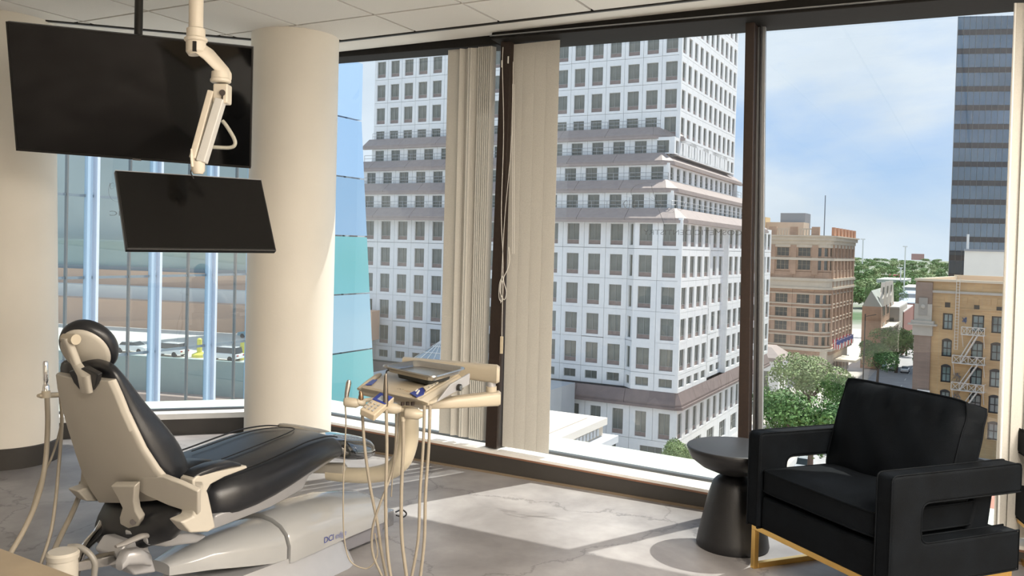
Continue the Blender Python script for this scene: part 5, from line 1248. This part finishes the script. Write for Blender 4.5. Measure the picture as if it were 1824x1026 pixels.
MB().tube(smooth_path([D(122,974,2.8), D(140,974,2.8), D(158,985,2.8), D(168,1000,2.8), D(169,1012,2.8), D(166,1040,2.8)]), .010, 12).build('hose', mat('hose_grey', (.20, .19, .17), .4), parent=fb, smooth=True)
bar = thing('foot_bar', D(180, 1012, 2.95), 'low cream bar joining the floor box and the chair base', 'bar')
MB().box(D(135,1020,2.9), D(216,1005,3.05)-D(135,1020,2.9), V((.03,.09,0)), UP*.035).build('bar', M_steel, parent=bar, bevel=.004)
MB().loft([sec(D(212,1006,3.0), cr_, UP, .02, .02, .02), sec(D(222,992,3.02), cr_, UP, .03, .025, .03), sec(D(246,990,3.05), cr_, UP, .035, .03, .03), sec(D(262,998,3.1), cr_, UP, .03, .03, .02)]).build('knuckle', M_sgrey, parent=bar, smooth=60)
# ---------- delivery unit
du = thing('delivery_unit', C_(.62, .15, .3), 'cream dental delivery unit on a double arm beside the toe end', 'dental unit')
YD = 3.2
def hx(x, y, z): return G(x, y, z)
zt_ = .875
f0, f1, r1, b1_, b0_ = G(642,688,zt_), G(748,708,zt_-.01), G(825,675,zt_+.02), G(800,650,zt_+.02), G(690,657,zt_+.03)
q0, q1, q2, q3 = G(644,690,.885), G(745,712,.880), G(826,664,.895), G(700,660,.905)
o0, o1, o2, o3 = G(638,697,.865), G(764,719,.855), G(836,668,.88), G(697,657,.89)
u0, u1, u2, u3 = G(655,706,.84), G(752,728,.825), G(826,694,.83), G(705,675,.85)
def dn_(p, k): return p-UP*k
cx_ = (q0+q1+q2+q3)/4
MB().loft([[q0,q1,q2,q3], [o0,o1,o2,o3], [p-UP*.012 for p in (o0,o1,o2,o3)], [u0,u1,u2,u3]]).build('head_body', M_cream2, parent=du, bevel=.012)
tp = [cx_+(p-cx_)*.95+UP*.004 for p in (q0,q1,q2,q3)]
MB().loft([[cx_+(p-cx_)*.98-UP*.004 for p in (q0,q1,q2,q3)], tp, [cx_+(p-cx_)*.55+UP*.008 for p in (q0,q1,q2,q3)]]).build('head_top', mat('sand_plastic', (.45, .385, .285), .4), parent=du, bevel=.008)
# rails at both sides
MB().tube(smooth_path([G(638,693,.868), G(655,682,.885), G(672,670,.90), G(678,667,.90)]), [.006,.011,.011,.006], 10).build('side_handle', M_cream2, parent=du, smooth=True)
MB().tube(smooth_path([G(748,716,.855), G(768,717,.855), G(785,702,.86), G(795,694,.865)]), [.008,.014,.014,.006], 10, flat=.6).build('side_handle', M_cream2, parent=du, smooth=True)
MB().prism([D(775,716,3.25), D(834,684,3.45), D(835,664,3.45), D(800,684,3.33)], V((.006,-.012,0))).build('side_panel', M_sgrey, parent=du, bevel=.003)
kc = D(817,690,3.36); MB().tube([kc, kc+cr_*.008], .014, 20).build('dial', M_black, parent=du, smooth=30); MB().tube([kc+cr_*.008, kc+cr_*.011], .009, 20).build('dial', M_steel, parent=du, smooth=30)
# blue touch pads on top
def patch(name, pts, m, lift=.0025, z=None):
    nn_ = (tp[1]-tp[0]).cross(tp[3]-tp[0]).normalized(); nn_ = nn_ if nn_.z > 0 else -nn_
    ps = [PL(x, y, tp[1]+nn_*.0035, nn_) for x, y in pts]
    return MB().prism(ps, nn_*lift).build(name, m, parent=du)
pb = patch('touch_pad', [(730,701), (752,691), (757,697), (755,703), (742,708)], M_blue); patch('touch_pad', [(651,686), (664,677), (672,677), (662,686)], M_blue)
patch('button_strip', [(754,690), (778,680), (781,682), (759,697)], mat('pale_strip', (.66, .60, .48), .4)); 
for q in ((764,691),(770,688),(776,685)): patch('button', [(q[0]-1.2,q[1]),(q[0],q[1]-1),(q[0]+1.4,q[1]),(q[0],q[1]+1)], M_sgrey, .004)
patch('touch_key', [(741,703),(746,696),(748,697),(744,704)], M_sill, .004); patch('touch_key', [(739,698),(744,694),(745,695),(741,699)], M_sill, .004)
nn_ = (tp[1]-tp[0]).cross(tp[3]-tp[0]).normalized(); nn_ = nn_ if nn_.z > 0 else -nn_
lo1, lo2 = PL(706,694,tp[1]+nn_*.009,nn_), PL(729,700,tp[1]+nn_*.009,nn_); ux_ = (lo2-lo1).normalized(); uz_ = nn_.cross(ux_); ms_ = M_bronze
logo(lo1, ux_, uz_, .014, du, ms_, mat('logo_orange', (.30, .14, .03), .5), .0035)
# keypad
k0, k1, k2, k3 = D(641,728,3.12), D(667,740,3.10), D(703,707,3.2), D(678,698,3.22)
kn = (k1-k0).cross(k3-k0).normalized(); kn = kn if kn.z > 0 else -kn
MB().prism([k0, k1, k2, k3], -kn*.03).build('keypad', mat('sand_plastic', (.45, .385, .285), .4), parent=du, bevel=.005)
kp = lambda u, v_: k0.lerp(k1, u).lerp(k3.lerp(k2, u), v_)+kn*.0012
MB().prism([kp(.05,.55), kp(.95,.55), kp(.95,.95), kp(.05,.95)], kn*.0015).build('keypad_display', M_blue, parent=du)
MB().prism([kp(.3,.62), kp(.75,.62), kp(.75,.84), kp(.3,.84)], kn*.0025).build('keypad_screen', mat('lcd_grey', (.34, .38, .42), .3), parent=du)
for i in range(3):
    for j in range(3): MB().prism([kp(.15+i*.25,.10+j*.14), kp(.25+i*.25,.10+j*.14), kp(.25+i*.25,.17+j*.14), kp(.15+i*.25,.17+j*.14)], kn*.003).build('key', M_sgrey, parent=du)
# holders
HB = []
for (x, y) in ((625,716), (643,716), (694,726), (734,736)):
    p = D(x, y, YD); HB.append(p)
for i, (p, l, r_) in enumerate(zip(HB, (.040,.02,.050,.045), (.019,.014,.021,.021))):
    MB().loft([sec(p-V((l*.5,0,0))*1.3, V((0,1,0)), UP, r_*.7, r_*.7, r_*.7, 16, 2), sec(p-V((l*.5,0,0)), V((0,1,0)), UP, r_, r_, r_, 16, 2), sec(p+V((l*.5,0,-.004)), V((0,1,0)), UP, r_*.95, r_*.95, r_*.95, 16, 2), sec(p+V((l*.9,0,-.004)), V((0,1,0)), UP, r_*.45, r_*.5, r_*.5, 16, 2)]).build('holder', M_cream2, parent=du, smooth=50)
MB().tube(smooth_path([HB[0], HB[1]+V((0,.02,0)), D(670,712,YD+.06), HB[2]+V((.01,.02,0)), HB[3]]), .008, 10).build('holder_rail', M_cream2, parent=du, smooth=True)
for x_ in (717, 726, 735): MB().tube([D(x_,716,YD), D(x_,722,YD)], .007, 10).build('nozzle', M_bronze, parent=du, smooth=True)
# arms
ua, ub = D(718,647,3.85), D(890,668,3.62); MB().loft([sec(ua, V((0,1,0)), UP, .035, .028, .03, 20, 4), sec(ua.lerp(ub,.8), V((0,1,0)), UP, .04, .038, .034, 20, 4), sec(ub-V((.012,0,0)), V((0,1,0)), UP, .042, .042, .034, 20, 4), sec(ub, V((0,1,0)), UP, .035, .034, .028, 20, 4)]).build('upper_arm', M_cream2, parent=du, smooth=35)
la_, lb2 = D(748,722,3.5), D(892,710,3.62); MB().loft([sec(la_, V((0,1,0)), UP, .03, .012, .014, 20, 4), sec(la_.lerp(lb2,.45), V((0,1,0)), UP, .04, .026, .022, 20, 4), sec(lb2-V((.01,0,0)), V((0,1,0)), UP, .044, .032, .028, 20, 4), sec(lb2, V((0,1,0)), UP, .036, .024, .022, 20, 4)]).build('lower_arm', M_cream2, parent=du, smooth=35)
jt = D(875,675,3.62); MB().tube([D(875,680,3.62), D(875,688,3.62)], .019, 20).build('arm_joint', M_sgrey, parent=du, smooth=30); MB().tube([D(875,688,3.62), D(875,702,3.62)], .023, 20).build('arm_joint', M_cream2, parent=du, smooth=30)
# big support tube from chair
MB().tube(smooth_path([D(585,842,3.95), D(620,846,3.92), D(660,846,3.88), D(695,838,3.84), D(716,818,3.8), D(726,785,3.8), D(727,750,3.8), D(726,722,3.82), D(720,690,3.85), D(718,655,3.86)]), [.034,.034,.036,.040,.045,.048,.048,.046,.036,.03], 20).build('support_arm', mat('support_cream', (.56, .50, .38), .35), parent=du, smooth=True)
MB().loft([sec(D(548,833,3.98), UP, V((0,1,0)), .022, .03, .03, 16, 4), sec(D(612,834,3.92), UP, V((0,1,0)), .022, .03, .03, 16, 4), sec(D(617,836,3.92), UP, V((0,1,0)), .014, .02, .02, 16, 4)]).build('support_bracket', M_cream, parent=du, smooth=40)
# steel tray resting on the unit
tz = .945; t_ = [G(677,651,tz+.012), G(772,672,tz), G(833,655,tz), G(741,642,tz+.012)]
tcen = sum(t_, V())/4
tr = thing('instrument_tray', tcen, 'empty rectangular steel tray on top of the delivery unit', 'tray')
def rr_(ps, sc_, dz, n=6, rad=.14):
    c = sum(ps, V())/4; ps = [c+(p-c)*sc_ for p in ps]; out = []
    for k in range(4):
        p, a, b = ps[k], ps[k-1], ps[(k+1) % 4]; u, v_ = (a-p)*rad, (b-p)*rad
        for j in range(n+1):
            t = j/n; out.append(p+u*(1-t)**2+v_*t*t+UP*dz)
    return out
MB().loft([rr_(t_, .80, -.018), rr_(t_, .84, -.019), rr_(t_, .93, .0), rr_(t_, 1.0, .002), rr_(t_, 1.01, -.003), rr_(t_, .94, -.006), rr_(t_, .86, -.022), rr_(t_, .80, -.021)], caps=False).build('rim', M_steel, parent=tr, smooth=50)
MB().loft([rr_(t_, .82, -.0215), rr_(t_, .82, -.0185)]).build('tray_bottom', M_steel, parent=tr)
MB().loft([rr_(t_, .62, -.045), rr_(t_, .66, -.0225)]).build('tray_support', mat('dark_rubber', (.03, .035, .035), .5), parent=tr)
# instruments
def inst(pts, rs, m, lb, hp_, hr=.0055, hm=None, tip=None):
    o = thing('handpiece', D(*pts[0]), lb, 'handpiece', None)
    MB().tube([D(*q) for q in pts], rs, 16).build('body', m, parent=o, smooth=40)
    if tip: MB().tube(smooth_path([D(*q) for q in tip]), .003, 8).build('tip', M_black, parent=o, smooth=True)
    if hp_: hose(o, hp_, hr, hm)
    return o
inst([(617,712,YD),(618,700,YD),(621,682,YD),(622,677,YD)], [.008,.009,.010,.006], M_steel, 'short silver air syringe in the leftmost holder of the unit', [(615,722,YD),(616,760,YD),(612,850,YD),(612,940,YD),(618,985,YD),(630,1005,YD),(655,1012,YD),(672,990,YD),(668,950,YD)], .0028)
inst([(643,720,YD),(643,707,YD),(643,700,YD),(642,697,YD)], [.009,.010,.006,.004], mat('bronze_coupler', (.20, .13, .08), .3, metal=.8), 'stubby brown handpiece coupler in the second holder', [(645,732,YD),(650,800,YD),(660,870,YD),(672,930,YD),(680,985,YD),(690,1035,YD)], .0058)
inst([(687,724,YD-.03),(687,719,YD-.03),(687,690,YD-.03),(687,670,YD-.03),(688,665,YD-.03)], [.008,.010,.009,.006,.003], mat('gunmetal', (.26, .23, .20), .22, metal=1.), 'tall gunmetal handpiece in front of the keypad', [(688,730,YD-.03),(689,800,YD-.03),(687,900,YD-.03),(690,980,YD-.03),(698,1040,YD-.03)], .0062, None, [(688,665,YD-.03),(689,661,YD-.03),(693,659,YD-.03)])
inst([(718,750,YD),(718,742,YD)], [.009,.008], M_cream2, 'empty hose end in the rightmost holder of the unit', [(718,748,YD),(718,800,YD),(715,880,YD),(716,960,YD),(726,1040,YD)], .0068)
for lb, pts, r_ in (('thin hose looping between the holders and the floor', [(706,728,YD+.05),(704,800,YD+.05),(695,850,YD+.05),(676,900,YD),(664,940,YD),(664,985,YD),(682,1030,YD)], .0048),
    ('dark thin cable hanging behind the holder hoses', [(712,730,YD+.08),(708,790,YD+.08),(700,840,YD+.08),(697,885,YD+.08)], .0025),
    ('left one of the two tan hoses under the right end of the unit', [(756,722,YD),(754,790,YD),(748,880,YD),(745,960,YD),(732,1035,YD)], .0058),
    ('right one of the two tan hoses under the right end of the unit', [(766,722,YD),(764,790,YD),(758,880,YD),(756,960,YD),(748,1035,YD)], .0062)):
    h_ = thing('unit_hose', D(*pts[0]), lb, 'hose'); hose(h_, pts, r_)
# ---------- fit helper for flat screens
def fitrect(px, w_, h_, guess):
    """pose (centre, angles) of a w x h rectangle whose corners fall on the four pixels"""
    def pts(p):
        R_ = Matrix.Rotation(p[3], 3, 'Z') @ Matrix.Rotation(p[4], 3, 'X') @ Matrix.Rotation(p[5], 3, 'Y'); c = V(p[:3])
        return c, R_, [c+R_ @ V((sx_*w_/2, 0, sz*h_/2)) for sx_, sz in ((-1,1),(1,1),(1,-1),(-1,-1))]
    def res(p): return np.array([a-b for P_, q in zip(pts(p)[2], px) for a, b in zip(proj(P_), q)])
    p = np.array(guess, float)
    for _ in range(40):
        r0 = res(p); J = np.stack([(res(p+np.eye(6)[k]*1e-5)-r0)/1e-5 for k in range(6)], 1)
        dlt = np.linalg.lstsq(J.T@J+np.eye(6)*1e-2, -J.T@r0, rcond=None)[0]; p = p+dlt
    c, R_, ps = pts(p); return c, R_, np.abs(res(p)).max()
# ---------- wall television hung from the ceiling
c, R_, er = fitrect([(10,36),(451,85),(446,299),(30,270)], 1.22, .68, (-2.1,4.7,2.2,.35,0,0)); print('tv', tuple(c), er)
ex, ey, ez = R_ @ V((1,0,0)), R_ @ V((0,1,0)), R_ @ V((0,0,1))
M_tvs = mat('tv_screen', (.004, .004, .004), .06, spec=.8)
tv = thing('television', c, 'large black television hung from the ceiling by a dark pole', 'television')
MB().box(c-ex*.61-ez*.34, ex*1.22, ey*.035, ez*.68).build('housing', mat('tv_black', (.010, .010, .010), .35), parent=tv, bevel=.004)
MB().box(c-ex*.602-ez*.326-ey*.0015, ex*1.204, ey*.003, ez*.658).build('screen', M_tvs, parent=tv)
fr = MB()
for o_, a_, b_ in ((c-ex*.61-ez*.34, ex*1.22, ez*.012), (c-ex*.61+ez*.332, ex*1.22, ez*.008), (c-ex*.61-ez*.34, ex*.008, ez*.68), (c+ex*.602-ez*.34, ex*.008, ez*.68)): fr.box(o_-ey*.004, a_, ey*.006, b_)
fr.build('bezel', M_black, parent=tv)
MB().box(c-ex*.02-ez*.343-ey*.006, ex*.045, ey*.006, ez*.010).build('badge', M_steel, parent=tv)
MB().box(c-ex*.28-ez*.2+ey*.035, ex*.56, ey*.03, ez*.4).build('back_box', M_black, parent=tv, bevel=.01)
pp_ = D(247, 30, c.y+.12); MB().tube([V((pp_.x, pp_.y, c.z)), V((pp_.x, pp_.y, ZC+.02))], .022, 16).build('mount_pole', M_black, parent=tv, smooth=True)
MB().cbox(V((pp_.x, pp_.y, ZC-.03)), V((.07,0,0)), V((0,.07,0)), .03).build('ceiling_flange', M_black, parent=tv, bevel=.003)
MB().box(V((pp_.x-.05, c.y+.04, c.z-.05)), V((.1,0,0)), V((0,.12,0)), UP*.12).build('mount_bracket', M_black, parent=tv)
# ---------- articulated ceiling arm with monitor
c, R_, er = fitrect([(200,306),(471,318),(488,450),(230,441)], .545, .32, (-1.1,3.1,1.6,0,-.3,0)); print('monitor', tuple(c), er)
ex, ey, ez = R_ @ V((1,0,0)), R_ @ V((0,1,0)), R_ @ V((0,0,1))
YM = D(352, 305, 3.15).y
am = thing('monitor_arm', V((D(349, 0, YM).x, YM, ZC)), 'white jointed ceiling arm carrying a small black monitor', 'monitor arm')
M_arm = mat('arm_white', (.66, .60, .50), .38, noise=.02, nscale=8)
dq = lambda x, y, dy=0.: D(x, y, YM+dy)
top_ = dq(348,0); tp2 = V((top_.x, YM, ZC)); MB().tube([tp2, dq(349,52)], .0255, 24).build('pole', M_arm, parent=am, smooth=30)
MB().tube([dq(349,50), dq(349,52), dq(349,66), dq(349,68)], [.026,.033,.033,.03], 24).build('collar', M_arm, parent=am, smooth=30)
MB().tube([dq(349,67), dq(349,69), dq(349,73), dq(349,75)], [.036,.041,.041,.036], 24).build('ring', M_arm, parent=am, smooth=30)
MB().tube([dq(349,75), dq(349,92), dq(350,97)], [.035,.035,.028], 24).build('hub', M_arm, parent=am, smooth=30)
MB().box(dq(343,73,-.037), V((.013,0,0)), V((0,.02,0)), -UP*.036).build('hub_slot', M_black, parent=am)
MB().loft([sec(dq(352,84), V((.3,1,0)).normalized(), UP, .035, .024, .022, 20, 4), sec(dq(372,98,.02), V((.3,1,0)).normalized(), UP, .034, .026, .026, 20, 4), sec(dq(400,128,.04), V((.3,1,0)).normalized(), UP, .030, .022, .024, 20, 4), sec(dq(407,135,.04), V((.3,1,0)).normalized(), UP, .020, .016, .016, 20, 4)]).build('extension', M_arm, parent=am, smooth=40)
MB().tube([dq(392,128,.03), dq(392,140,.03)], [.030,.032], 24).build('hub', M_arm, parent=am, smooth=30)
MB().tube([dq(393,140,.03), dq(393,142,.03), dq(393,146,.03), dq(393,148,.03)], [.033,.037,.037,.032], 24).build('ring', M_arm, parent=am, smooth=30)
MB().box(dq(379,148,.01), V((.054,0,0)), V((0,.055,0)), -UP*.072).build('elbow', M_arm, parent=am, bevel=.006)
MB().tube([dq(396,165,-.0), dq(396,165,.012)], .011, 20).build('elbow_hole', M_bronze, parent=am, smooth=30)
MB().box(dq(394.5,170,.004), V((.004,0,0)), V((0,.01,0)), -UP*.014).build('elbow_hole', M_bronze, parent=am)
d1, d2 = dq(385,165,.03), dq(352,285,.0); ax_v = (d2-d1).normalized(); sx_ = V((1,0,0)); sx_ = (sx_-ax_v*sx_.dot(ax_v)).normalized(); sy_ = ax_v.cross(sx_)
MB().box(d1-sx_*.026-sy_*.022, sx_*.024, sy_*.044, d2-d1).build('spring_arm', M_arm, parent=am, bevel=.004)
e1, e2 = dq(396,178,.02), dq(362,290,.0)
MB().box(e1-sx_*.022-sy_*.020, sx_*.033, sy_*.040, e2-e1).build('spring_cover', mat('arm_pale', (.62, .61, .58), .35), parent=am, bevel=.004)
MB().loft([sec(dq(344,266), V((0,1,0)), V((1,0,0)), .02, .004, .004, 12, 3), sec(dq(345,280), V((0,1,0)), V((1,0,0)), .028, .008, .006, 12, 3), sec(dq(346,298), V((0,1,0)), V((1,0,0)), .026, .010, .006, 12, 3)]).build('wrist_plate', M_arm, parent=am, smooth=30)
MB().tube([dq(353,288), dq(353,304), dq(353,310)], [.024,.024,.017], 20).build('wrist', M_arm, parent=am, smooth=30)
MB().tube(smooth_path([dq(396,215,.05), dq(404,225,.05), dq(417,247,.05), dq(418,258,.05), dq(408,263,.05), dq(378,262,.04)]), .007, 10).build('handle', mat('handle_grey', (.40, .39, .33), .3), parent=am, smooth=True)
MB().tube(smooth_path([dq(342,300), dq(340,308), dq(345,318)]), .0025, 6).build('cable', M_black, parent=am, smooth=True)
MB().box(c-ex*.2725-ez*.16, ex*.545, ey*.022, ez*.32).build('monitor_housing', mat('tv_black', (.010, .010, .010), .35), parent=am, bevel=.003)
MB().box(c-ex*.267-ez*.152-ey*.0012, ex*.534, ey*.002, ez*.308).build('monitor_screen', M_screen, parent=am)
MB().box(c-ex*.2725+ez*.159, ex*.545, ey*.022, ez*.0025).build('monitor_top_edge', M_sgrey, parent=am)
MB().box(c-ex*.04+ez*.02+ey*.022, ex*.08, ey*.03, ez*.15).build('monitor_bracket', M_arm, parent=am)
# ---------- counter corner
zc_ = .86; a, b = G(-5, 973, zc_), G(140, 1027, zc_); dd = (b-a).normalized(); nb = V((dd.y, -dd.x, 0))
if nb.y > 0: nb = -nb
ct = thing('counter', a.lerp(b,.5)-UP*zc_, 'light tan laminate counter corner at the lower left', 'counter')
MB().box(a-dd*.9-UP*.03, dd*(1.9), nb*.55, UP*.03).build('worktop', mat('tan_laminate', (.20, .158, .105), .45, noise=.12, nscale=14), parent=ct, bevel=.004)
MB().box(a-dd*.88-UP*.83+nb*.02, dd*1.84, nb*.5, UP*.80).build('cabinet', M_sill, parent=ct)
# ---------- side table
M_tb = mat('matte_black_table', (.007, .007, .008), .42, noise=.1, nscale=90, bump=.06, bscale=150)
tb = G(1303, 992); tbc = V((tb.x+.045, tb.y+.16, 0)); tbl = thing('side_table', tbc, 'round matte black side table with flared pedestal beside the armchair', 'side table')
MB().lathe([(.172,0),(.176,.012),(.170,.05),(.150,.14),(.128,.24),(.112,.295),(.102,.32),(.085,.338),(.058,.352),(.048,.36)], tbc, 64).build('pedestal', M_tb, parent=tbl, smooth=50)
MB().lathe([(.045,.352),(.10,.368),(.165,.395),(.212,.43),(.232,.468),(.236,.484),(.233,.490),(.227,.492)], tbc, 64).build('tabletop', M_tb, parent=tbl, smooth=50)
# ---------- armchair
M_vel = mat('black_velvet', (.0030, .0042, .0058), .7, noise=.4, nscale=9, bump=.25, bscale=420, sheen=.0, spec=.09)
M_gold = mat('brass', (.78, .50, .16), .28, metal=1., noise=.05, nscale=10)
AO = G(1326, 1010); fv = V((.385, -.923, 0)).normalized(); dv = V((-fv.y, fv.x, 0)); 
az = math.atan2(fv.y, fv.x)
WD, DP, HA, TA = .838, .69, .635, .083
def make_armchair(label):
    o = thing('armchair', (0, 0, 0), label, 'armchair')
    def L(name, mb, m, **k): return mb.build(name, m, parent=o, **k)
    zl0, zl1, zs1, zs2 = .205, .0, .375, .465
    # sled legs of square brass bar: front frame and rear frame
    t = .025; tt = (t, t)
    for y0 in (.025, DP-.05):
        mb = MB(); mb.aabox(.01, WD-.01, y0, y0+t, .18, .18+t)
        L('frame_rail', mb, M_gold, bevel=.0015)
        for x0 in (.01, WD-.01-t): L('leg', MB().aabox(x0, x0+t, y0, y0+t, 0, .18), M_gold, bevel=.0015)
    for x0 in (.01, WD-.01-t):
        L('floor_rail', MB().aabox(x0, x0+t, .05, DP-.05, 0, t), M_gold, bevel=.0015)
        L('side_rail', MB().aabox(x0, x0+t, .05, DP-.05, .18, .18+t), M_gold, bevel=.0015)
    # upholstered base
    L('seat_base', MB().aabox(TA, WD-TA, .012, DP-.01, zl0, zs1-.02), M_vel, bevel=.018, seg=3)
    # side arms: C shaped slab open to the rear
    for x0 in (0., WD-TA):
        poly = [(0, zl0), (DP, zl0), (DP, .365), (.155, .365), (.155, HA-.115), (DP, HA-.115), (DP, HA), (0, HA)]
        mb = MB(); rd = []
        for k, (y, z) in enumerate(poly):
            a, b = V(poly[k-1]), V(poly[(k+1) % len(poly)]); p = V((y, z)); r_ = .04 if k in (0, 1, 2, 3, 4, 5, 6, 7) else 0
            u, v_ = (a-p).normalized()*min(r_, (a-p).length*.4), (b-p).normalized()*min(r_, (b-p).length*.4)
            if k in (3, 4):
                for j in range(5): q = j/4; rd.append(p+u*(1-q)**2+v_*q*q)
            elif k == 7 or k == 6:
                for j in range(4): q = j/3; rd.append(p+u*.6*(1-q)**2+v_*.6*q*q)
            else: rd.append(p)
        pg = [V((x0, q.x, q.y)) for q in rd]
        mb.prism(pg, V((TA, 0, 0))); L('arm', mb, M_vel, bevel=.014, seg=3)
        pip = MB()
        for xs_ in (x0+.006, x0+TA-.006):
            pip.tube([V((xs_, .001+q.x*(1.0), q.y)) for q in [p for p in rd]]+[V((xs_, rd[0].x, rd[0].y))], .0035, 5)
        pi = L('piping', pip, M_vel, kind='stuff')
    # back support block
    L('back_support', MB().hexa([V((TA,.48,zs1-.03)), V((WD-TA,.50,zs1-.03)), V((WD-TA,.62,zs1-.03)), V((TA,.62,zs1-.03)), V((TA,.57,.62)), V((WD-TA,.57,.62)), V((WD-TA,.66,.62)), V((TA,.66,.62))]), M_vel, bevel=.02, seg=3)
    # seat cushion
    def cushion(name, c, ux, uy, uz, w_, h_, d_, puff, seed=0, nx_=22, ny_=18):
        rc = random.Random(seed); mb = MB(); vs = []; fs = []
        for side in (1, -1):
            for j in range(ny_+1):
                for i in range(nx_+1):
                    x, y = -1+2*i/nx_, -1+2*j/ny_
                    ed = (1-abs(x)**5)*(1-abs(y)**5)
                    hh = d_/2*(.78+.22*min(1, ed*1.6))+puff*(1-x*x)*(1-y*y)
                    hh += .004*math.sin(x*9+y*4+seed)*(1-x*x)*(1-y*y)+.006*math.sin(x*22+y*3)*math.exp(-((y-.75)/.2)**2)*(1-y*y)*3*(1 if seed else 0)
                    cx = math.copysign(1-(1-abs(x)**1)*1, x); rcx = 1-.035*abs(y)**8; rcy = 1-.035*abs(x)**8
                    vs.append(c+ux*(x*w_/2*rcx)+uy*(y*h_/2*rcy)+uz*(side*hh))
        n1_ = (nx_+1)*(ny_+1); idx = lambda s_, i, j: s_*n1_+j*(nx_+1)+i
        for s_ in (0, 1):
            for j in range(ny_):
                for i in range(nx_): fs.append((idx(s_,i,j), idx(s_,i+1,j), idx(s_,i+1,j+1), idx(s_,i,j+1)))
        bd = [(i, 0) for i in range(nx_)]+[(nx_, j) for j in range(ny_)]+[(i, ny_) for i in range(nx_, 0, -1)]+[(0, j) for j in range(ny_, 0, -1)]
        for k in range(len(bd)):
            a, b = bd[k], bd[(k+1) % len(bd)]; fs.append((idx(0,*a), idx(0,*b), idx(1,*b), idx(1,*a)))
        mb.add(vs, fs); ob = L(name, mb, M_vel, smooth=60)
        for s_ in (0, 1):
            pg = [V(vs[idx(s_,*b)]) for b in bd]; pg.append(pg[0])
            m2 = MB(); m2.tube(pg, .0045, 6); m2.build('piping', M_vel, parent=ob, smooth=True, kind=None)
        return ob
    cushion('seat_cushion', V((WD/2, .285, .425)), V((1,0,0)), V((0,1,0)), UP, WD-2*TA-.008, .56, .115, .014)
    ba = math.radians(16); by = V((0, math.sin(ba), math.cos(ba))); bz_ = V((0, -math.cos(ba), math.sin(ba)))
    cushion('back_cushion', V((WD/2, .485, .655)), V((1,0,0)), by, bz_, WD-2*TA-.012, .43, .15, .03, 3)
    return o
ac = make_armchair('black velvet armchair with open square arms on a brass frame'); ac.location = AO+dv*0; ac.rotation_euler = (0, 0, az)
ac2 = copy_tree(ac); ac2['label'] = 'edge of a second black armchair cut off at the right border'
ac['group'] = ac2['group'] = 'black velvet armchairs by the window'
q = D(1903, 940, 3.55); ac2.location = V((q.x, q.y, 0)); ac2.rotation_euler = (0, 0, math.radians(-12))
